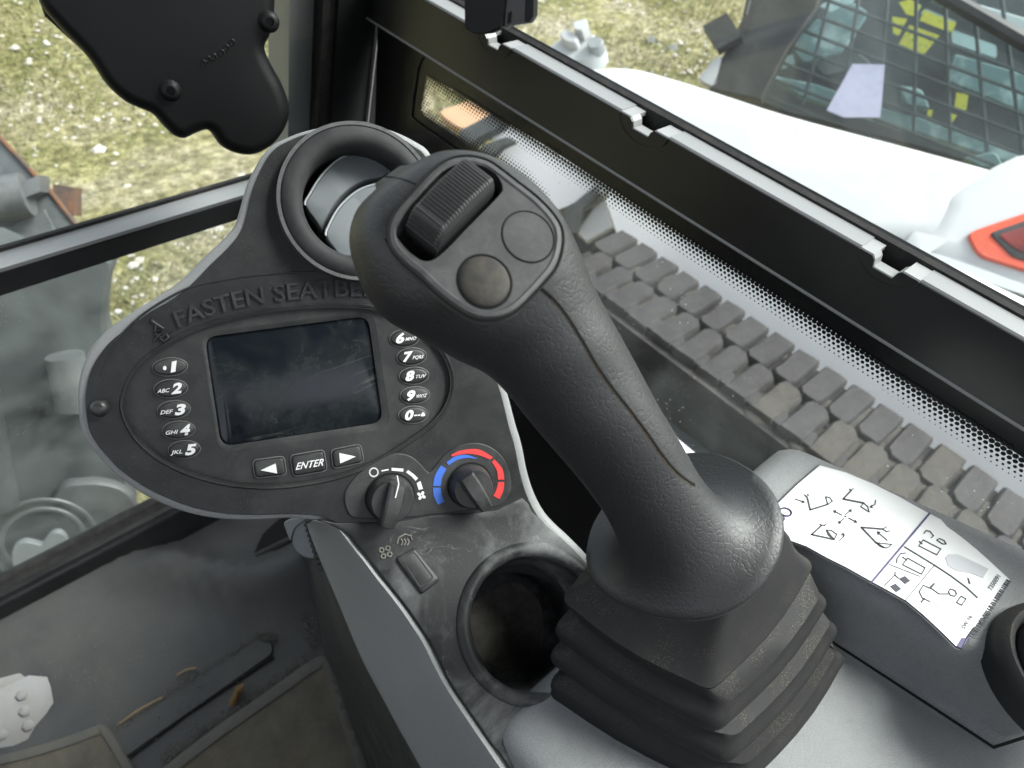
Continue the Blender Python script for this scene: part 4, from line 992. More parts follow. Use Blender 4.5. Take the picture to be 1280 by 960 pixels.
    for (cx, cy), rx, ry, dg, ab in keys:
        o = ell(cx, cy, rx, ry, -.07, 28)
        k = panel('key', o, P1, M['dial'], t, [(0, -.004), (0, -.0010), (.9, -.0004), (2.4, 0.0)])
        b = MB(); b.tube([P1(x, y, -.0016) for x, y in ell(cx, cy, rx + 1, ry + 1, -.07, 28)] + [P1(cx + (rx + 1) * math.cos(-.07), cy + (rx + 1) * math.sin(-.07), -.0016)], .0005, 5); b.build('key_rim', M['worn'], k)
        left = cx < 400
        if left:
            text('numeral', dg, (cx + 1.5, cy + 6), (12 if dg != '1' else 6, -1.4), (.8, -12.5), P1, M['white'], k, .0004, .045, shear=2.0 if dg != '1' else .6)
            if ab: text('letters', ab, (cx - 16.5, cy + 5.4), (14.5, -1.5), (.4, -4.9), P1, M['white'], k, .0004, .012, shear=1.2)
            else: flat('asterisk', [ell(cx - 6, cy + 1, 2.3, 2.8, n=10)], P1, M['white'], k)
        else:
            text('numeral', dg, (cx - 12, cy + 6), (10.5, -1.4), (.6, -11.5), P1, M['white'], k, .0004, .045, shear=2.0)
            if ab != '--': text('letters', ab, (cx + .5, cy + 3.0), (13, -1.4), (.3, -4.3), P1, M['white'], k, .0004, .012, shear=1.0)
            else:
                flat('dash', strokes([[(cx + 1, cy + .4), (cx + 4, cy)], [(cx + 5.6, cy), (cx + 8, cy - .4)]], 1.5), P1, M['white'], k)
                flat('marker', [[(cx + 9.6, cy + 1.4), (cx + 9.4, cy - 1.6), (cx + 11.6, cy - 4), (cx + 14, cy - 2), (cx + 14.2, cy + .8)]], P1, M['white'], k)
    for nm, q in (('arrow_key', [(317, 577), (354, 572), (357, 593), (320, 597)]), ('enter_key', [(364, 571), (404, 564), (408, 588), (368, 595)]), ('arrow_key', [(415, 564), (450, 557), (454, 577), (418, 585)])):
        k = panel(nm, roundpoly(q, 5), P1, M['dial'], t, [(0, -.004), (0, -.0008), (.9, 0), (2.0, .0003)])
        b = MB(); qq = roundpoly(offset(q, -1.3), 6); b.tube([P1(x, y, -.0014) for x, y in qq + qq[:1]], .0005, 5); b.build('key_rim', M['worn'], k)
        if nm == 'enter_key':
            text('lettering', 'ENTER', (369.5, 587), (34.5, -5.6), (.8, -9), P1, M['white'], k, .0007, .012, shear=2.2)
        elif q[0][0] < 340:
            flat('arrow', [[(326, 587.5), (344.5, 579), (346.5, 591.5)]], P1, M['white'], k, .0008)
        else:
            flat('arrow', [[(424, 566), (425, 579), (444.5, 570.5)]], P1, M['white'], k, .0008)
    # raised lettering along the top band, and the belt symbol
    base = c2([(224, 409), (262, 394.5), (305, 383), (350, 376), (395, 372), (440, 370), (490, 371)], 8, False)
    cum = [0]
    for a, b2 in zip(base, base[1:]): cum.append(cum[-1] + (V(b2) - V(a)).length)
    def arcf(s, tt):
        L = s * (cum[-1] - 1)
        for i in range(len(cum) - 1):
            if cum[i + 1] >= L: break
        u = (L - cum[i]) / (cum[i + 1] - cum[i]); a, b2 = V(base[i]), V(base[i + 1]); p = a.lerp(b2, u); d = (b2 - a).normalized()
        nn = V((d.y, -d.x)); q = p + nn * (21 * tt); return (q.x, q.y)
    text('raised_lettering', 'FASTEN SEATBELT', None, None, None, P1, M['display'], t, .0016, .012, .0013, arc=arcf)
    b = MB()
    def zS(x, y): return (170 + x / 3.694, 340 + y / 3.694)
    for ln in ([zS(70, 222), zS(95, 240), zS(128, 262)], [zS(95, 240), zS(88, 275), zS(118, 268)], [zS(90, 285), zS(120, 300), zS(162, 268)], [zS(85, 318), zS(112, 285), zS(140, 280), zS(152, 300), zS(132, 320), zS(112, 306)], [zS(72, 218), zS(78, 232)]):
        b.tube([P1(x, y, .0018) for x, y in ln], .0010, 6)
    b.build('belt_symbol', M['podface'], t)
    # hole plug on the left of the pod
    b = MB(); c = P1(126, 509, .0012); r0 = 10.5 * P1.px2m(126, 509)
    b.lathe(c, P1.n, [(r0 * 1.05, 0), (r0 * 1.05, .002), (r0 * .9, .0045), (r0 * .55, .0058), (0, .006)], 24); b.build('button_plug', M['knob'], t)
    # round vent with padded stitched ring and grey shutters
    vn = (P1.n + V((0, 0, .12))).normalized(); VC = P1(447, 254, .004); s = P1.px2m(447, 254)
    vx = U1; vy = vn.cross(vx).normalized()
    prof = [(98 * s, -.012), (98 * s, -.003), (97 * s, .001), (94 * s, .0026), (91 * s, .0044), (85 * s, .0066), (76 * s, .0068), (70 * s, .0048), (67 * s, .001), (66 * s, -.008), (66 * s, -.03)]
    b = MB(); b.rings([[VC + vn * h + (vx * math.cos(a) + vy * math.sin(a)) * r for a in (2 * PI * j / 72 for j in range(72))] for r, h in prof], False, False); b.build('vent_ring', M['ring'], t, 60)
    b = MB()
    for k in range(150):
        a = 2 * PI * k / 150
        c = VC + vn * .0040 + (vx * math.cos(a) + vy * math.sin(a)) * 94.3 * s
        tg = -vx * math.sin(a) + vy * math.cos(a); rd = vx * math.cos(a) + vy * math.sin(a)
        b.box(c, tg * .0011, rd * .0011, vn * .0008)
    st = b.build('stitching', M['worn'], t); st['kind'] = 'stuff'
    b = MB(); b.lathe(VC - vn * .03, vn, [(66 * s, 0), (66 * s, .001), (0, .001)], 40); b.build('vent_back', M['void'], t)
    VP = Plane(VC - vn * .006, vn)
    v1 = c2([zV(234, 486), zV(262, 420), zV(310, 340), zV(370, 270), zV(440, 215), zV(520, 187), zV(600, 180), zV(670, 190), zV(712, 222), zV(722, 260), zV(705, 310), zV(660, 332), zV(590, 345), zV(515, 378), zV(440, 440), zV(385, 515), zV(352, 585), zV(334, 632), zV(296, 580)], 4)
    v2 = c2([zV(352, 660), zV(375, 590), zV(420, 510), zV(480, 445), zV(550, 395), zV(640, 365), zV(740, 350), zV(800, 420), zV(790, 560), zV(700, 680), zV(600, 760), zV(500, 780), zV(430, 772), zV(400, 735)], 4)
    VP1 = Plane(VC - vn * .012, (vn + vy * .18).normalized()); VP2 = Plane(VC - vn * .004, (vn + vy * .18).normalized())
    panel('vent_vane', v1, VP1, M['vane'], t, [(0, -.012), (0, -.002), (1.6, -.0004), (3, 0)], smooth=30)
    panel('vent_vane', v2, VP2, M['vane'], t, [(0, -.012), (0, -.002), (1.6, -.0004), (3, 0)], smooth=30)
    for vv, pl_, i0, i1 in ((v1, VP1, 0, 40), (v2, VP2, 0, 26)):
        b = MB(); b.tube([pl_(x, y, -.0004) for x, y in vv[i0:i1]], .00075, 6); b.build('vane_rim', M['vane_rim'], t)
    # heater dial patch and knobs
    DP = lambda x, y, h=0.0: P1(x, y, h + .0010)
    patch = c2([zK(0, 330), zK(20, 260), zK(90, 180), zK(200, 110), zK(290, 72), zK(380, 90), zK(440, 140), zK(480, 180), zK(520, 140), zK(570, 80), zK(640, 35), zK(720, 14), zK(800, 22), zK(880, 70), zK(930, 150), zK(950, 250), zK(930, 330), zK(860, 375), zK(700, 395), zK(500, 420), zK(300, 440), zK(100, 440), zK(30, 420)], 3)
    panel('dial_plate', patch, P1, M['dial'], t, [(0, -.003), (0, .0022), (1, .0028)], grid=14)
    DP = lambda x, y, h=0.0: P1(x, y, h + .0028)
    def knob(cx, cy, r, tipx, tipy, mark, nm):
        s_ = P1.px2m(cx, cy); R_ = r * s_; n_ = (P1.n + V((0, 0, .0))).normalized(); c = DP(cx, cy)
        b = MB(); b.lathe(c, n_, [(R_ * 1.04, 0), (R_ * 1.03, .003), (R_ * .97, .0085), (R_ * .90, .0105), (0, .0105)], 40)
        k = b.build('knob', M['knob'], t)
        b = MB(); b.lathe(c, n_, [(R_ * 1.12, -.0002), (R_ * 1.12, .0004), (R_ * .9, .0005)], 40); b.build('knob_gap', M['void'], k)
        tip = DP(tipx, tipy, .004); d = (tip - c); d = (d - n_ * d.dot(n_)).normalized(); e = n_.cross(d)
        L = R_ * 1.12; 
        rr = []
        for s0, hw, h in ((-.80, .30, .0106), (-.74, .36, .016), (-.2, .38, .0185), (.5, .34, .0185), (.95, .30, .0165), (1.06, .26, .012)):
            q = c + d * (L * s0); w_ = R_ * hw
            rr.append([q - e * w_ * 1.25 + n_ * .003, q - e * w_ + n_ * (h * .93), q - e * w_ * .75 + n_ * h, q + e * w_ * .75 + n_ * h, q + e * w_ + n_ * (h * .93), q + e * w_ * 1.25 + n_ * .003])
        b = MB(); b.rings(rr); b.build('grip_bar', M['knob'], k, 35)
        return k, Plane(c + n_ * .0188, n_)
    k1, kp1 = knob(487, 620, 28, 478, 655, None, 'fan')
    k2, kp2 = knob(586, 605, 26, 606, 636, None, 'temp')
    flat('pointer', strokes([[zK(304, 205), zK(313, 250), zK(304, 290), zK(294, 328)]], 1.5), kp1, M['white'], k1, .0002, .0003)
    flat('pointer', strokes([[zK(752, 308), zK(788, 374)]], 1.5), Plane(kp2.p - kp2.n * .002, kp2.n), M['white'], k2, .0008, .0004)
    ringp = ell(*zK(167, 178), 5.2, 5.2, 0, 24)
    flat('scale_marks', strokes([ringp + ringp[:1]], 1.5) + strokes([[zK(212, 170), zK(248, 163)]], 1.4) + [[zK(268, 153), zK(335, 158), zK(333, 174), zK(268, 168)], [zK(350, 178), zK(362, 166), zK(395, 190), zK(418, 212), zK(404, 226), zK(380, 200)], [zK(410, 240), zK(432, 228), zK(446, 272), zK(422, 278)]]
         + [ell(*zK(437 + 15 * math.cos(a), 310 + 15 * math.sin(a)), 2.6, 1.9, a, 10) for a in (.5, 2.07, 3.64, 5.2)], DP, M['white'], t)
    def ringseg(pin, pout):
        return c2(pin, 5, False) + c2(pout, 5, False)[::-1]
    flat('cold_scale', [ringseg([zK(570, 345), zK(552, 305), zK(546, 266)], [zK(530, 362), zK(508, 312), zK(503, 266)]), ringseg([zK(546, 256), zK(556, 205), zK(580, 160)], [zK(503, 256), zK(515, 195), zK(548, 138)]),
                        ringseg([zK(592, 138), zK(640, 108), zK(700, 96), zK(752, 102)], [zK(580, 122), zK(630, 88), zK(695, 80), zK(750, 98)])], DP, M['blue'], t)
    flat('hot_scale', [ringseg([zK(612, 88), zK(690, 72), zK(760, 80), zK(828, 106)], [zK(606, 80), zK(660, 55), zK(760, 48), zK(843, 92)]), ringseg([zK(838, 120), zK(866, 168), zK(872, 220)], [zK(852, 104), zK(898, 160), zK(908, 220)]), ringseg([zK(872, 234), zK(864, 275), zK(846, 312)], [zK(908, 234), zK(902, 285), zK(880, 330)])], DP, M['red'], t)
    # rocker switch and the moulded symbols beside it
    DU = lambda x, y, h=0.0: face(x, y, h + .0022)
    sw = panel('rocker_switch', roundpoly([zK(290, 675), zK(400, 612), zK(548, 800), zK(440, 885)], 5), DU, M['dial'], t, [(0, -.004), (0, .001), (1, .002), (3.5, .0026)])
    q = roundpoly([zK(325, 680), zK(395, 638), zK(505, 790), zK(430, 845)], 3)
    b = MB(); b.tube([DU(x, y, .0027) for x, y in q + q[:1]], .0004, 5); b.build('switch_edge', M['dusty'], sw)
    b = MB()
    for cx, cy in ((235, 640),):
        for a in range(4):
            an = a * PI / 2 + .5; x, y = cx + 26 * math.cos(an), cy + 26 * math.sin(an)
            pts = [DU(*zK(x + 13 * math.cos(q_), y + 13 * math.sin(q_)), .0004) for q_ in (2 * PI * k / 8 for k in range(9))]; b.tube(pts, .0006, 5)
    for dx in (0, 18, 36):
        b.tube([DU(*zK(322 + dx, 600), .0004), DU(*zK(332 + dx, 580), .0004), DU(*zK(322 + dx, 562), .0004)], .0006, 5)
    b.tube([DU(*zK(x, y), .0004) for x, y in ((300, 590), (310, 555), (345, 535), (378, 545), (385, 570))], .0006, 5)
    b.build('moulded_symbols', M['dirt'], t)
    # oval recess line round the switch
    ov = c2([zK(390, 505), zK(470, 500), zK(540, 570), (563, 700), (560, 730), (550, 752)], 4, False)
    # cup holder
    b = MB()
    prof = [(R * 1.24, -.003), (R * 1.23, .0015), (R * 1.19, .0042), (R * 1.12, .0058), (R * 1.04, .0050), (R * 1.0, .001), (R * .985, -.012), (R * .95, -.052), (R * .92, -.072)]
    b.rings([[C0 + cn * h + (cex * math.cos(a) + cey * math.sin(a)) * r for a in (2 * PI * j / 64 for j in range(64))] for r, h in prof[:6]], False, False); ch = b.build('cup_holder', M['dusty'], t, 60)
    b = MB(); b.rings([[C0 + cn * h + (cex * math.cos(a) + cey * math.sin(a)) * r for a in (2 * PI * j / 64 for j in range(64))] for r, h in prof[5:] + [(R * .89, -.076), (0.0001, -.076)]], False, False); b.build('cup_well', M['dusty'], ch, 60)
    b = MB(); vs = []
    for i in range(9):
        r = R * .70 * i / 8
        vs.append([C0 + cn * (-.0750 + .0030 * (1 - i / 8) + (.0012 * noise.noise(V((i * .9, j * .6, 2))) if i < 8 else -.0006)) + (cex * math.cos(a) + cey * math.sin(a)) * max(r, .0002) * (1 + .14 * noise.noise(V((math.cos(a) * 1.5, math.sin(a) * 1.5, 4)))) for j, a in enumerate(2 * PI * j / 40 for j in range(40))])
    b.rings(vs, True, False); d_ = b.build('cup_dirt', M['dirt'], ch, 60)
    # --- grey side panel below the face, then the dark lower panel down to the floor
    Lo = [(384, 655), (390, 672), (399, 694), (408, 715), (418, 738), (427, 759), (438, 785), (449, 811), (462, 838), (476, 864), (489, 888), (502, 912), (515, 935), (528, 958), (548, 990), (570, 1020)]
    Up = c2([(392, 650), (419, 656), (432, 669), (441, 681), (456, 699), (471, 719), (489, 741), (506, 763), (519, 782), (532, 802), (554, 846), (576, 881), (611, 932), (645, 981), (665, 1010)], 4, False)
    def resample(pl, n):
        c_ = [0]
        for a, b2 in zip(pl, pl[1:]): c_.append(c_[-1] + (V(b2) - V(a)).length)
        o = []
        for k in range(n):
            L = c_[-1] * k / (n - 1); i = 0
            while i < len(c_) - 2 and c_[i + 1] < L: i += 1
            u = (L - c_[i]) / max(1e-9, c_[i + 1] - c_[i]); p = V(pl[i]).lerp(V(pl[i + 1]), u); o.append((p.x, p.y))
        return o
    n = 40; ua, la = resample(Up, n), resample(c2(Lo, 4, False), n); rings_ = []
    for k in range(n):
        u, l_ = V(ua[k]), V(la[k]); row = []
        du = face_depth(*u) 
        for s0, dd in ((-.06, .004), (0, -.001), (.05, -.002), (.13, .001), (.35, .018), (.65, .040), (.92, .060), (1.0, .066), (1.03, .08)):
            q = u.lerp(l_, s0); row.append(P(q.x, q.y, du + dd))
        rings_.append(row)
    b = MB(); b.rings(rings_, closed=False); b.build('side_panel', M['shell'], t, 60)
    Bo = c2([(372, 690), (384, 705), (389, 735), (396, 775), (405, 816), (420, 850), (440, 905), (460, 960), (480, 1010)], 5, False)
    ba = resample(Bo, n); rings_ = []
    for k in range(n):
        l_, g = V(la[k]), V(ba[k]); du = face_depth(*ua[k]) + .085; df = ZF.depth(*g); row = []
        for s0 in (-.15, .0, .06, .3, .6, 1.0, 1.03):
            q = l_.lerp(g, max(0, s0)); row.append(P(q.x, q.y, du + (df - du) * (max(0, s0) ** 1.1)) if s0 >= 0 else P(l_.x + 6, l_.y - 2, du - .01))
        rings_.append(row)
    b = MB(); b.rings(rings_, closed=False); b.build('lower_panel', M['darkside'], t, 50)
    # back cover closing the pod towards the windows
    # lever tab under the pod
    lt = thing('tilt_lever', 'grey tilt lever knob with ribbed black strap tucked under the display pod', 'lever', P(385, 680, .62))
    lp = Plane(P(380, 670, .60), (CAM - P(380, 670, .60)).normalized() + V((-.3, 0, 0)))
    panel('knob_disc', ell(389, 672, 25, 27, 0, 28), lp, M['vane'], lt, [(0, -.012), (0, -.002), (2, 0)])
    panel('knob_shoulder', c2([(356, 652), (372, 647), (385, 648), (370, 660), (364, 676), (358, 664)], 4), lambda x, y, h: lp(x, y, h + .002), M['vane'], lt, [(0, -.01), (0, -.002), (1.5, 0)])
    b = MB()
    for k in range(9):
        x, y = 389 + k * 2.0, 654 + k * 6.4
        b.box(lp(x, y, .006), (lp(x + 6, y - 1) - lp(x, y)), (lp(x, y + 2.2) - lp(x, y)), lp.n * .003)
    b.box(lp(398, 682, .004), lp(403, 681) - lp(397, 682), lp(407, 715) - lp(398, 683), lp.n * .002)
    b.build('ribbed_strap', M['darkside'], lt)
    return t
build_console()

# ------------------------------------------------------------------ right armrest console
def zL(x, y): return (940 + x / 3.556, 560 + y / 3.556)
LZ = CAM.z - .42
LP = zplane(-.4188)
def build_side_console():
    t = thing('armrest_console', 'pale grey moulded armrest console carrying the joystick and a white pictogram label', 'console', V((.3, -.1, CAM.z - .6)))
    st = []
    for y, dz, ins in ((.097, -.06, .0), (.0965, -.024, .0), (.093, -.010, .003), (.087, -.0035, .006), (.080, -.0005, .008), (.07, 0, .008), (.03, 0, .008), (-.04, 0, .008), (-.075, 0, .008), (-.10, 0, .008), (-.14, 0, .008), (-.155, 0, .008), (-.17, 0, .008)):
        ft = .366 + (.049 - y) * .20 + max(0, -.138 - y) * 1.8
        zb = CAM.z - .482
        xo = min(.532, .468 + (.07 - y) * .36)
        xl = .150 + (.012 - ins * 1.2)
        pr = [(xl - .012, zb - .20), (xl - .010, zb - .020), (xl - .006, zb - .008), (xl + .002, zb - .002), (xl + .014, zb), (.25, zb), (ft - .012, zb), (ft - .004, zb + .001), (ft, zb + .006), (ft + .0015, zb + .036), (ft + .003, LZ - .013), (ft + .007, LZ - .005), (ft + .013, LZ - .001), (ft + .022, LZ), (xo - .05, LZ), (xo - .022, LZ - .0005), (xo - .010, LZ - .003), (xo - .002, LZ - .010), (xo + .002, LZ - .03), (xo + .004, LZ - .25)]
        st.append([V((x, y, z + dz)) for x, z in pr])
    b = MB(); b.rings(st, closed=False)
    k = len(st[0]); b.f.append(tuple(range(k)))
    b.box((.34, -.34, CAM.z - .582), (.19, 0, 0), (0, .171, 0), (0, 0, .1))
    b.build('console_body', M['console'], t, 60)
    # seam round the foot of the ledge
    m_ = MB(); m_.tube([V((.366 + (.049 - y) * .20 + max(0, -.138 - y) * 1.8 - .0065, y, CAM.z - .4818)) for y in (.05, .02, -.01, -.04, -.07, -.10, -.125, -.138, -.146, -.152, -.158)], .0012, 6); m_.build('seam', M['void'], t)
    # label with pictograms
    lab = [zL(110, 248), zL(200, 160), zL(298, 76), zL(420, 110), zL(540, 160), zL(660, 220), zL(785, 290), zL(840, 318), zL(868, 350), zL(930, 395), zL(1000, 452), zL(1070, 515), zL(1145, 585), zL(1100, 650), zL(1040, 740), zL(985, 800), zL(950, 850), zL(928, 894), zL(905, 885), zL(850, 830), zL(760, 745), zL(685, 683), zL(600, 635), zL(530, 597), zL(420, 535), zL(330, 490), zL(240, 440), zL(130, 400)]
    lb = panel('instruction_label', lab, LP, M['paper'], t, [(0, -.0015), (0, .0000), (.3, .0002)])
    FL = lambda x, y, h=0.0: LP(x, y, h)
    def pr(nm, lines, wd, mt='ink'):
        return flat(nm, strokes([[zL(*p) for p in ln] for ln in lines], wd), FL, M[mt], lb, .0006, .0003)
    m_ = MB(); e = lab + lab[:1]; m_.tube([LP(x, y, .0002) for x, y in lab[15:] + lab[:3]], .0006, 5); m_.build('label_edge', M['ink'], lb)
    # fork, links and arrows of the four movements
    pr('movement_diagram', [[(245, 222), (258, 276), (336, 252)], [(440, 190), (404, 228), (495, 246)], [(308, 346), (264, 386), (364, 408)], [(580, 362), (485, 354), (550, 422)], [(550, 422), (585, 444)]], 2.0)
    pr('movement_outline', [[(336, 252), (326, 218), (345, 222), (356, 238), (336, 252)], [(495, 246), (482, 262), (520, 286), (513, 262), (495, 246)], [(330, 366), (364, 408), (376, 385), (352, 368), (330, 366)], [(330, 366), (338, 388), (364, 408)], [(550, 422), (620, 430), (600, 446), (570, 440), (550, 422)],
                          [(232, 208), (240, 218), (250, 212), (246, 206)], [(432, 184), (440, 190), (448, 182)], [(300, 340), (310, 344), (322, 346), (328, 338)], [(596, 352), (580, 362), (598, 374), (610, 370)],
                          [(190, 228), (232, 242), (222, 236)], [(232, 242), (220, 246)], [(548, 234), (546, 252), (524, 264), (532, 256)], [(524, 264), (534, 266)], [(388, 412), (406, 396), (404, 380), (396, 388)], [(404, 380), (410, 390)], [(600, 412), (556, 374), (568, 376)], [(556, 374), (560, 386)],
                          [(398, 300), (362, 280), (372, 280)], [(362, 280), (368, 290)], [(414, 298), (440, 276), (430, 278)], [(440, 276), (438, 286)], [(408, 314), (384, 336), (394, 334)], [(384, 336), (386, 326)], [(428, 312), (464, 332), (454, 332)], [(464, 332), (458, 322)], [(410, 304), (418, 308)]], 1.2)
    pr('purple_divider', [[(788, 292), (530, 598)]], 2.6, 'inkpurple')
    pr('divider', [[(676, 440), (810, 522), (880, 568), (950, 620), (1000, 666)]], 1.6)
    pr('thin_divider', [[(810, 522), (680, 680)], [(608, 518), (745, 572)]], .7)
    pr('machine_outline', [[(760, 410), (838, 450), (820, 476), (740, 436), (760, 410)], [(742, 416), (756, 428)], [(690, 490), (768, 534), (752, 562), (668, 520), (690, 490)], [(668, 486), (688, 500)],
                           [(764, 380), (772, 368), (790, 372), (806, 392), (796, 400)], [(820, 410), (832, 404), (852, 412), (862, 428), (846, 428), (820, 410)], [(642, 512), (644, 492), (660, 470), (682, 468)], [(588, 612), (634, 566), (650, 580)], [(634, 566), (636, 552)], [(760, 612), (742, 640), (756, 668), (790, 684)], [(760, 612), (800, 628), (830, 650), (870, 650)], [(872, 640), (880, 628), (900, 634), (908, 650), (900, 660), (880, 656), (872, 640)], [(908, 688), (928, 660), (950, 672), (930, 700), (908, 688)]], 1.2)
    for nm, q in (('handle_figure', [(858, 490), (870, 474), (910, 474), (936, 484), (1050, 538), (1026, 578), (970, 556), (910, 548), (870, 524)]), ('arm_figure', [(800, 690), (832, 672), (916, 728), (890, 768)]), ('cab_figure', [(762, 640), (772, 622), (796, 632), (786, 654)])):
        flat(nm, [[zL(*p) for p in q]], FL, M['inkgrey'], lb, .0005, .0003)
    flat('machine_icon', [[zL(*p) for p in q] for q in ([(612, 616), (636, 604), (662, 628), (640, 642)], [(652, 582), (678, 570), (702, 592), (680, 606)], [(790, 616), (808, 600), (812, 606), (796, 624)], [(748, 684), (764, 666), (768, 672), (752, 690)], [(956, 578), (962, 582), (970, 606), (962, 604)])], FL, M['ink'], lb, .0006, .0003)
    # ISO plate letters half hidden by the joystick skirt
    o1 = [zL(148 + 28 * math.cos(a) * .9 - 6 * math.sin(a), 286 + 16 * math.sin(a) + 8 * math.cos(a)) for a in (2 * PI * k / 20 for k in range(21))]
    flat('letter_o', strokes([o1], 1.9), FL, M['inkpurple'], lb, .0006, .0003)
    flat('letter_s', strokes([[zL(140, 300), zL(142, 318), zL(134, 330), zL(126, 322), zL(118, 332), zL(116, 346)]], 1.9), FL, M['inkpurple'], lb, .0006, .0003)
    text('code_text', 'SW 16', zL(944, 808), (zL(978, 752)[0] - zL(944, 808)[0], zL(978, 752)[1] - zL(944, 808)[1]), (zL(928, 798)[0] - zL(944, 808)[0], zL(928, 798)[1] - zL(944, 808)[1]), LP, M['ink'], lb, .0006, .01)
    text('part_number', '7350091', zL(1062, 636), (zL(1104, 574)[0] - zL(1062, 636)[0], zL(1104, 574)[1] - zL(1062, 636)[1]), (zL(1044, 624)[0] - zL(1062, 636)[0], zL(1044, 624)[1] - zL(1062, 636)[1]), LP, M['ink'], lb, .0006, .01)
    bars = []; rnd = random.Random(9); s = 0.0
    A_, B_ = V(zL(962, 836)), V(zL(1130, 584)); d = (B_ - A_); L = d.length; d.normalize(); nn = V((-d.y, d.x))
    nn = (V(zL(990, 800)) - V(zL(966, 822))) * 0 + (V(zL(984, 836)) - V(zL(958, 822)))
    while s < L - 2:
        w_ = rnd.choice((1.0, 1.0, 1.7, 2.4)); p = A_ + d * s
        k = 1 - .25 * s / L
        bars.append([tuple(p), tuple(p + nn * k), tuple(p + d * w_ + nn * k), tuple(p + d * w_)]); s += w_ + rnd.choice((1.0, 1.3, 2.2))
    flat('barcode', bars, FL, M['ink'], lb, .0006, .0003)
    flat('label_corner', [[zL(*p) for p in ((930, 846), (962, 846), (948, 870), (926, 890), (908, 882))]], FL, M['inkpurple'], lb, .0006, .0003)
    # small dead insect-like speck on the console
    # second lever boot at the picture's right edge
    t2 = thing('lever_boot', 'round ribbed black rubber boot cut off by the right edge beside the label', 'boot', V((.45, -.17, LZ)))
    LB = zplane(-.415); c = LB(1342, 848); r0 = (LB(1246, 838) - c).length
    m_ = MB(); m_.lathe(c, (0, 0, 1), [(r0, -.012), (r0, .0), (r0 * .97, .007), (r0 * .88, .011), (r0 * .80, .009), (r0 * .76, .004), (r0 * .745, .009), (r0 * .72, .014), (r0 * .67, .018), (r0 * .60, .020), (r0 * .5, .0205), (r0 * .3, .022), (0, .023)], 48)
    m_.build('rubber_bellows', M['rubber'], t2, 60)
build_side_console()

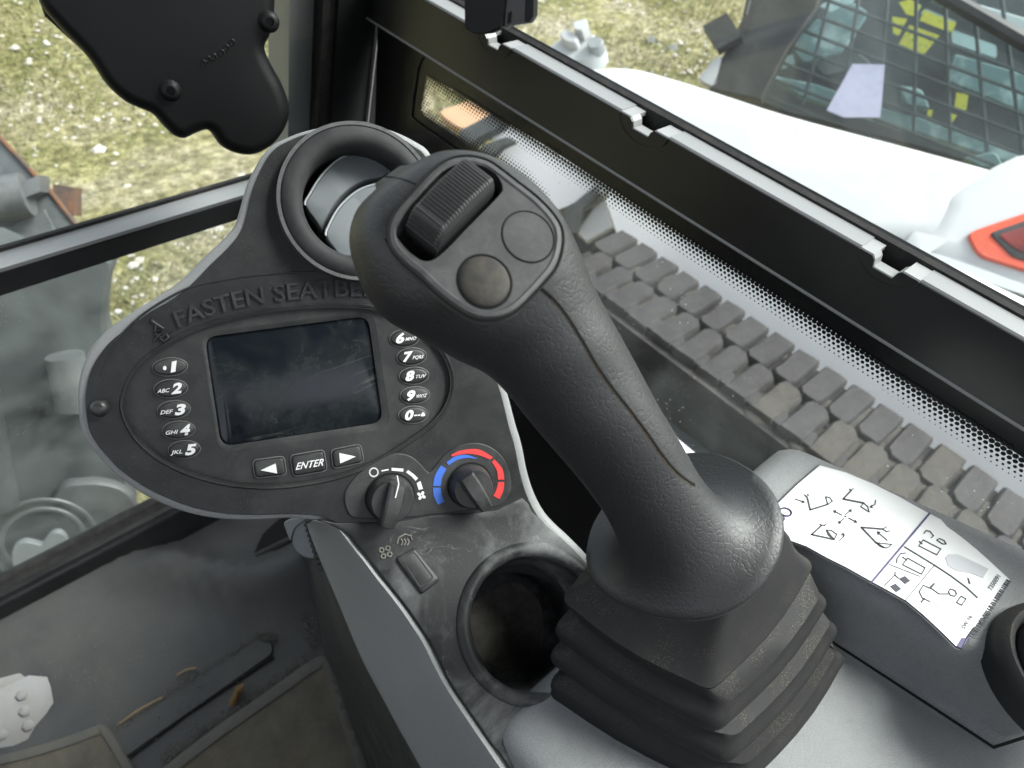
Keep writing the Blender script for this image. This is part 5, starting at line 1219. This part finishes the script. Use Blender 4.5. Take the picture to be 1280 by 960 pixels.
# ------------------------------------------------------------------ joystick
def build_joystick():
    t = thing('joystick', 'large black leather-grained joystick with thumb rocker in the middle of the cab', 'joystick', V((.27, .03, CAM.z - .47)))
    # square rubber bellows: rounded-square rings in level planes
    top = [(700, 742), (888, 866), (1018, 703)]
    def sq(L, Fc, Rr, z, rnd_, n=8, bul=.0):
        zp = zplane(z); l_, f_, r__ = zp(*L), zp(*Fc), zp(*Rr); far = l_ + r__ - f_
        cs = [f_, r__, far, l_]; out = []
        for i in range(4):
            a, b2, c = cs[i - 1], cs[i], cs[(i + 1) % 4]
            p, q = b2 + (a - b2).normalized() * rnd_, b2 + (c - b2).normalized() * rnd_
            for j in range(n):
                s = j / (n - 1); out.append(p.lerp(b2, s).lerp(b2.lerp(q, s), s))
            nx = cs[(i + 1) % 4]; q2 = nx + (b2 - nx).normalized() * rnd_; mid_n = ((q + q2) / 2 - (f_ + far) / 2).normalized()
            for j in (1, 2, 3, 4):
                s = j / 5; out.append(q.lerp(q2, s) + mid_n * bul * math.sin(PI * s))
        return out
    def ring_at(base, k, dz):
        c = sum(base, V()) / len(base); return [c + (p - c) * k + V((0, 0, dz)) for p in base]
    R1 = sq((696, 749), (891, 868), (1022, 704), -.3975, .012, bul=.004)
    R2 = sq((686, 786), (899, 918), (1040, 752), -.422, .012, bul=.004)
    R3 = sq((680, 820), (912, 958), (1053, 786), -.445, .012, bul=.004)
    R4 = sq((680, 856), (928, 992), (1061, 822), -.466, .012, bul=.004)
    seq = [ring_at(R1, .42, .058), ring_at(R1, .50, .050), ring_at(R1, .60, .040), ring_at(R1, .745, .022), ring_at(R1, .90, .007), ring_at(R1, .985, .001), R1, ring_at(R1, .992, -.004)]
    prev = R1
    for R_ in (R2, R3, R4):
        seq += [ring_at(R_, .875, .0150), ring_at(R_, .89, .0115), ring_at(R_, .945, .0070), ring_at(R_, .985, .0035), ring_at(R_, 1.0, .0005), ring_at(R_, 1.0, -.004), ring_at(R_, .985, -.0075)]
    seq += [ring_at(R4, .97, -.03)]
    b = MB(); b.rings(seq); b.build('bellows', M['rubber'], t, 50)

    # grip: cross sections between the two silhouettes of the photograph
    LR = [((470, 236), (512, 206)), ((446, 262), (553, 189)), ((437, 297), (605, 192)), ((444, 333), (655, 220)), ((460, 370), (692, 258)), ((488, 402), (712, 291)), ((527, 424), (728, 325)),
          ((570, 449), (742, 358)), ((607, 467), (757, 388)), ((634, 492), (775, 420)), ((664, 529), (797, 460)), ((694, 564), (822, 507)), ((724, 599), (846, 547)), ((750, 633), (866, 583)), ((772, 664), (886, 622))]
    dep = [.315, .314, .314, .316, .319, .322, .326, .330, .334, .338, .345, .352, .360, .368, .376]
    thk = [.010, .022, .029, .032, .033, .033, .032, .030, .028, .0265, .0255, .0250, .0250, .0255, .026]
    def interp(arr, s):
        n = len(arr); i = min(int(s), n - 2); u = s - i
        a0, a1, a2, a3 = arr[max(i - 1, 0)], arr[i], arr[i + 1], arr[min(i + 2, n - 1)]
        return 0.5 * ((2 * a1) + (a2 - a0) * u + (2 * a0 - 5 * a1 + 4 * a2 - a3) * u * u + (3 * a1 - a0 - 3 * a2 + a3) * u ** 3)
    Ls = [V(a) for a, _ in LR]; Rs = [V(b2) for _, b2 in LR]
    PP = Plane(P(597, 297, .287), cw(V((.15, -.34, -.93))))      # plate plane
    zR = lambda x, y: (480 + x / 4.3625, 180 + y / 4.3625)
    pl = c2([zR(440, 66), zR(510, 72), zR(580, 96), zR(650, 145), zR(740, 215), zR(830, 285), zR(905, 360), zR(955, 430), zR(974, 500), zR(965, 590), zR(930, 680), zR(860, 765), zR(790, 840), zR(720, 905), zR(640, 942), zR(560, 950), zR(480, 935), zR(400, 890), zR(300, 815), zR(200, 720), zR(110, 645), zR(45, 570), zR(25, 500), zR(35, 430), zR(75, 355), zR(150, 270), zR(225, 185), zR(300, 115), zR(370, 78)], 3)
    plate_in = offset(pl, 5)
    def pxof(p):
        d = p - CAM; return (640 + F * d.dot(r_) / d.dot(-b_), 480 - F * d.dot(u_) / d.dot(-b_))
    def inpoly(p, poly):
        c = False
        for i in range(len(poly)):
            (x1, y1), (x2, y2) = poly[i - 1], poly[i]
            if (y1 > p[1]) != (y2 > p[1]) and p[0] < (x2 - x1) * (p[1] - y1) / (y2 - y1) + x1: c = not c
        return c
    N = 64; S = 100; rings_ = []; axis = []
    def section(s):
        l2, r2 = interp(Ls, s), interp(Rs, s); d = interp(dep, s); th = interp(thk, s)
        a, b2 = P(l2.x, l2.y, d), P(r2.x, r2.y, d); c = (a + b2) / 2; return a, b2, c, th
    for i in range(S + 1):
        s = i / S * (len(LR) - 1); a, b2, c, th = section(s)
        _, _, c0, _ = section(max(0, s - .3)); _, _, c1, _ = section(min(len(LR) - 1, s + .3))
        ax = (c1 - c0).normalized(); wv = (b2 - a) / 2
        tc = (CAM - c).normalized(); nv = (tc - wv.normalized() * tc.dot(wv.normalized())).normalized()
        head = max(0, min(1, (7.5 - s) / 3)); ex = 1.0 - .22 * head
        row = []
        for j in range(N):
            an = 2 * PI * j / N; cs, sn = math.cos(an), math.sin(an)
            x = math.copysign(abs(cs) ** ex, cs); y = math.copysign(abs(sn) ** ex, sn)
            p = c + wv * x + nv * th * y
            # flatten under the plate, with a soft shoulder
            hgt = (p - PP.p).dot(PP.n); k = .010
            if s < 9:
                fade = 1 if s < 6.4 else max(0, 1 - (s - 6.4) / 2.6)
                lim = -.0012
                m = min(hgt, lim); e = max(k - abs(hgt - lim), 0) / k; m -= e * e * k * .25
                p = p + PP.n * ((m - hgt) * fade)
                if y > .2 and inpoly(pxof(p), plate_in): p = p - PP.n * .012
            row.append(p)
        rings_.append(row); axis.append((c, ax))
    # close the tip
    c = sum(rings_[0], V()) / N; tip = c - axis[0][1] * .004
    b = MB(); b.rings([[tip + (p - tip) * .35 for p in rings_[0]], [c - axis[0][1] * .003 + (p - c) * .75 for p in rings_[0]]] + rings_[:-6])
    # flared skirt: from the last shaft ring out to the rim seen in the photograph
    me_g = mesh_from(b.v, b.f)
    bv = BVHTree.FromPolygons([v.co for v in me_g.vertices], [tuple(p.vertices) for p in me_g.polygons])
    grip = link('grip', me_g, M['grip'], t, 60)
    s0 = rings_[-8]; cS, aS = axis[-8]
    rim = c2([(733, 690), (734, 706), (739, 720), (750, 734), (764, 746), (783, 756), (805, 764), (828, 769.5), (851, 772), (872, 771.5), (892, 768), (914, 759), (934, 746), (950, 730), (961, 714), (971, 694), (976, 671), (977, 654), (974, 638), (969, 624), (961, 611), (951, 599), (938, 588), (925, 580), (911, 573), (897, 568), (883, 566), (862, 566), (838, 572), (812, 584), (788, 599), (768, 617), (752, 637), (739, 661)], 3)
    RN = cw(V((-.45, -.56, -.70))); RP = Plane(P(855, 668, .390), RN)
    rp = [RP(x, y) for x, y in rim]; rc = sum(rp, V()) / len(rp); nR = len(rp)
    e1 = (rp[0] - rc).normalized(); e2 = RP.n.cross(e1)
    def ang(p, c, n): 
        d = p - c; return math.atan2(d.dot(e2), d.dot(e1))
    aS2 = (cS - rc)
    sh = sorted([(ang(p, cS, aS), p) for p in s0], key=lambda q: q[0])
    def shaft_at(a):
        n = len(sh)
        for i in range(n):
            a0, p0 = sh[i]; a1, p1 = sh[(i + 1) % n]
            if i == n - 1: a1 += 2 * PI
            for aa in (a, a + 2 * PI):
                if a0 <= aa <= a1: return p0.lerp(p1, (aa - a0) / max(1e-9, a1 - a0))
        return sh[0][1]
    M_ = 72; cols = []
    rs = sorted([(ang(p, rc, RP.n), p) for p in rp], key=lambda q: q[0])
    def rim_at(a):
        n = len(rs)
        for i in range(n):
            a0, p0 = rs[i]; a1, p1 = rs[(i + 1) % n]
            if i == n - 1: a1 += 2 * PI
            for aa in (a, a + 2 * PI):
                if a0 <= aa <= a1: return p0.lerp(p1, (aa - a0) / max(1e-9, a1 - a0))
        return rs[0][1]
    grid = []
    for j in range(M_):
        a = -PI + 2 * PI * (j + .5) / M_; s_, r__ = shaft_at(a), rim_at(a)
        ctrl = s_ + aS * max(.012, (rc - s_).dot(aS) * .92); ctrl = ctrl.lerp(r__, .05)
        col_ = []
        for k in range(17):
            u = k / 16; wq = 1.5; d0, d1, d2 = (1 - u) ** 2, 2 * u * (1 - u) * wq, u * u; col_.append((s_ * d0 + ctrl * d1 + r__ * d2) / (d0 + d1 + d2))
        o = (r__ - rc).normalized()
        col_ += [r__ + o * .0008 - RP.n * .0016, r__ + o * .0006 - RP.n * .0036, r__ - o * .0008 - RP.n * .0052, r__ - o * .004 - RP.n * .0058, r__ - o * .020 - RP.n * .001, rc + (r__ - rc) * .3 + RP.n * .004]
        grid.append(col_)
    b = MB(); b.rings([[grid[j][k] for j in range(M_)] for k in range(len(grid[0]))], False, True)
    sk_ = mesh_from(b.v, b.f); bv2 = BVHTree.FromPolygons([v.co for v in sk_.vertices], [tuple(p.vertices) for p in sk_.polygons]); link('skirt', sk_, M['grip'], t, 60)
    # control plate with its slot
    z4 = lambda x, y: (420 + x / 2.667, 170 + y / 2.667)
    zR = lambda x, y: (480 + x / 4.3625, 180 + y / 4.3625)
    pl = c2([zR(440, 66), zR(510, 72), zR(580, 96), zR(650, 145), zR(740, 215), zR(830, 285), zR(905, 360), zR(955, 430), zR(974, 500), zR(965, 590), zR(930, 680), zR(860, 765), zR(790, 840), zR(720, 905), zR(640, 942), zR(560, 950), zR(480, 935), zR(400, 890), zR(300, 815), zR(200, 720), zR(110, 645), zR(45, 570), zR(25, 500), zR(35, 430), zR(75, 355), zR(150, 270), zR(225, 185), zR(300, 115), zR(370, 78)], 3)
    slot = c2([zR(60, 500), zR(66, 455), zR(150, 320), zR(270, 180), zR(380, 82), zR(420, 66), zR(500, 78), zR(590, 140), zR(640, 200), zR(652, 245), zR(640, 275), zR(560, 360), zR(450, 470), zR(340, 585), zR(275, 635), zR(220, 645), zR(170, 622), zR(110, 570)], 3)
    # the plate is a hair below its rim, as in the photograph
    panel('control_plate', pl, PP, M['plate'], t, [(0, -.006), (0, -.0012), (.8, -.0002), (2.2, .0004), (7, .0008), (9.5, .0002)], holes=[offset(slot, 0)], hlevels=[(0, -.010), (0, -.0006), (-1.0, .0002)], smooth=30)
    b = MB(); b.tube([PP(x, y, -.0006) for x, y in offset(pl, -1.2)] + [PP(*offset(pl, -1.2)[0], -.0006)], .0007, 6); b.build('plate_gap', M['void'], t)
    panel('slot_floor', offset(slot, -3), lambda x, y, h: PP(x, y, h - .0095), M['void'], t, [(0, -.001), (0, 0)])
    # ridged thumb rocker: an arched profile with ridges, swept across its width
    HR = .0088; PH = Plane(PP.p + PP.n * HR, PP.n)
    A_, B_ = PH(*zR(436, 64)), PH(*zR(606, 196)); ew = B_ - A_; W = ew.length; ew.normalize()
    kn = PH(*zR(168, 322)); el_ = kn - A_; el_ = el_ - ew * el_.dot(ew); Lr = el_.length; el_.normalize()
    sk = (kn - A_).dot(ew)
    O = A_ - PP.n * HR
    prof = [(-.0015, -.008), (-.0012, .005)]
    nb = 19
    for k in range(nb * 4 + 1):
        s = k / (nb * 4)
        r = (.00030 if (k % 4) in (1, 2) else -.00030) if 2 < k < nb * 4 - 1 else 0
        prof.append((s * Lr, HR - .0003 + .0016 * math.sin(PI * s) + r))
    nf = 7
    for k in range(1, nf * 4 + 1):
        s = k / (nf * 4); an = s * PI * .46
        r = (.00022 if (k % 4) in (1, 2) else -.00022)
        prof.append((Lr + .0052 * math.sin(an) + r * .6, HR - .0003 - .0125 * (1 - math.cos(an)) + r))
    prof += [(Lr + .0050, -.006), (Lr + .0045, -.010)]
    rr = []
    for wv, sink in ((0.0, .0035), (.04, .0006), (.09, 0), (.88, 0), (.95, .0009), (1.0, .004)):
        rr.append([O + ew * (W * wv + sk * max(0, min(1, x / Lr))) + el_ * x + PP.n * (z - (sink if z > 0 else 0)) for x, z in prof])
    b = MB(); b.rings(rr); b.build('thumb_rocker', M['gloss'], t, 28)
    # round push button and blanking cap
    def disc(cx, cy, rx, ry, rot, nm, dome, mt):
        b = MB(); rr = []
        for k_, h in ((1.0, -.004), (1.0, .0004), (.985, .0007), (.93, .0010 + dome * .25), (.75, .001 + dome * .62), (.5, .001 + dome * .86), (.25, .001 + dome * .97), (.02, .001 + dome)):
            rr.append([PP(x, y, h) for x, y in ell(cx, cy, rx * k_, ry * k_, rot, 40)])
        b.rings(rr); o = b.build(nm, M[mt], t, 50)
        g = ell(cx, cy, rx + 1.3, ry + 1.3, rot, 40); b = MB(); b.tube([PP(x, y, .0001) for x, y in g + g[:1]], .0007, 6); b.build('button_gap', M['void'], o)
    disc(*zR(548, 752), 33.5, 30, .75, 'push_button', .0018, 'button')
    cx, cy = zR(785, 508); g = ell(cx, cy, 34.5, 29.5, .75, 40)
    panel('blank_cap', g, PP, M['plate'], t, [(0, -.002), (0, .0000), (.8, .0004)])
    b = MB(); b.tube([PP(x, y, .0002) for x, y in g + g[:1]], .00045, 6); b.build('cap_gap', M['void'], t)
    # mould seam and the inlay joint down the side of the shaft
    def on_grip(px, py, h=0.0):
        r = ray(px, py).normalized(); loc, nn, i, d = min((q for q in (bv.ray_cast(CAM, r), bv2.ray_cast(CAM, r)) if q[0] is not None), key=lambda q: q[3], default=(None,) * 4)
        if loc is None: return None
        if nn.dot(r) > 0: nn = -nn
        return loc + nn * h
    def seam(nm, pts, r, mt, h=0.0):
        q = [on_grip(x, y, h) for x, y in c2(pts, 8, False)]; q = [p for p in q if p is not None]
        b = MB(); b.tube(q, r, 6); return b.build(nm, M[mt], t)
    js = [(672, 357), (690, 372), (708, 394), (727, 424), (745, 455), (765, 484), (787, 512), (808, 540), (826, 566), (842, 586), (858, 600), (868, 606)]
    seam('inlay_joint', js, .0009, 'void', -.0002)
    seam('inlay_edge', [(x - 1.8, y + 1.0) for x, y in js[1:]], .00016, 'straw', .0001)
    seam('head_joint', [(470, 221), (486, 221), (503, 224), (522, 231)], .0005, 'void', -.0002)
build_joystick()

# ------------------------------------------------------------------ things lying in the foot well
def build_footwell():
    MZ = zplane(FLOOR_Z + .012)
    r1 = c2([(190, 975), (250, 923), (310, 880), (350, 852), (372, 836), (390, 824), (404, 819), (413, 824), (420, 838), (430, 872), (445, 915), (462, 965), (470, 1010), (200, 1010)], 3)
    o = thing('floor_mat', 'brown worn foot mat with a pale rim beside the console foot', 'mat', MZ(330, 920, -.01))
    panel('mat_border', r1, MZ, M['mated'], o, [(0, -.012), (0, -.002), (2, 0)], holes=[offset(r1, 12)], hlevels=[(0, -.004), (0, -.002), (-2, 0)])
    panel('mat_pad', offset(r1, 11), MZ, M['matt'], o, [(0, -.006), (0, -.003), (2, -.0025)], grid=20)
    r2 = c2([(-80, 975), (-20, 949), (30, 936), (80, 921), (118, 907), (130, 906), (142, 918), (155, 940), (172, 972), (180, 1010), (-80, 1010)], 3)
    o = thing('floor_mat', 'brown worn foot mat cut off by the bottom left corner', 'mat', MZ(60, 960, -.01))
    panel('mat_border', r2, MZ, M['mated'], o, [(0, -.012), (0, -.002), (2, 0)], holes=[offset(r2, 10)], hlevels=[(0, -.004), (0, -.002), (-2, 0)])
    panel('mat_pad', offset(r2, 9), MZ, M['matt'], o, [(0, -.006), (0, -.003), (2, -.0025)], grid=20)
    bp = Plane(P(30, 880, 1.02), (CAM - P(30, 880, 1.02)).normalized() + V((.2, -.1, .2)))
    o = thing('pedal_bracket', 'pale grey metal pedal plate with studs at the left edge of the foot well', 'bracket', bp(20, 900, -.05))
    panel('back_plate', [(-40, 850), (0, 846), (27, 839), (37, 846), (36, 860), (-40, 890)], lambda x, y, h: bp(x, y, h - .02), M['metal_l'], o, [(0, -.006), (0, -.001), (1, 0)])
    panel('stud_plate', [(-40, 872), (0, 862), (36, 844), (59, 846), (64, 860), (67, 878), (58, 892), (44, 908), (35, 924), (18, 932), (-40, 942)], bp, M['metal_l'], o, [(0, -.008), (0, -.001), (1.2, 0)])
    for cx, cy in ((27, 869), (31, 889), (35, 907), (3, 918)):
        b = MB(); r0 = 7 * bp.px2m(cx, cy)
        b.lathe(bp(cx, cy), bp.n, [(r0, -.001), (r0 * .95, .004), (r0 * .7, .0055), (0, .0058)], 6); b.build('stud', M['metal_l'], o)
    # debris
    b = MB(); c = ZF(297, 872, .012)
    rr = []
    for k in range(7):
        s = k / 6; w_ = .018 * math.sin(PI * (.08 + .86 * s)); p = ZF(296 + 2 * math.sin(3 * s), 862 + 21 * s, .008 + .010 * math.sin(PI * s))
        d = V((.9, .2, .3)).normalized(); rr.append([p - d * w_, p + V((0, 0, .006)), p + d * w_, p + V((0, 0, .004))])
    b.rings(rr); o = b.build('dry_leaf', M['leaf']); tag(o, 'curled brown dry leaf lying on the black floor', 'leaf')
    for i, (p0, p1, lb) in enumerate((((222, 846), (246, 837), 'thin brown twig on the floor left of the curled leaf'), ((148, 908), (204, 874), 'long pale straw stalk lying along the groove in the floor'))):
        b = MB(); b.tube([ZF(*p0, .006), ZF((p0[0] + p1[0]) / 2, (p0[1] + p1[1]) / 2 - 1.5, .009), ZF(*p1, .007)], .0022, 6); o = b.build('twig', M['straw']); tag(o, lb, 'twig')
    # sand grains in the corners of the floor
    b = MB(); rnd = random.Random(11)
    def scat(n, poly_line, spread, smin=.001, smax=.0026):
        for _ in range(n):
            i = rnd.randrange(len(poly_line) - 1); u = rnd.random(); p = V(poly_line[i]).lerp(V(poly_line[i + 1]), u)
            q = ZF(p.x + rnd.gauss(0, spread), p.y + rnd.gauss(0, spread), .008); s = rnd.uniform(smin, smax)
            b.put([q + V((s, 0, 0)), q + V((-s * .5, s * .8, 0)), q + V((-s * .5, -s * .8, 0)), q + V((0, 0, s))], [(0, 1, 3), (1, 2, 3), (2, 0, 3)])
    scat(900, [(205, 950), (260, 915), (330, 868), (385, 826)], 4)
    scat(420, [(145, 912), (220, 862), (322, 797), (345, 800)], 2.5)
    scat(160, [(378, 770), (386, 790), (390, 812)], 6)
    scat(520, [(230, 945), (330, 905), (430, 930)], 34, .0008, .0024)
    scat(240, [(60, 800), (180, 850), (300, 770), (370, 760)], 26, .0008, .002)
    o = b.build('sand_grains', M['dirt'], None, 0); o['kind'] = 'stuff'
build_footwell()
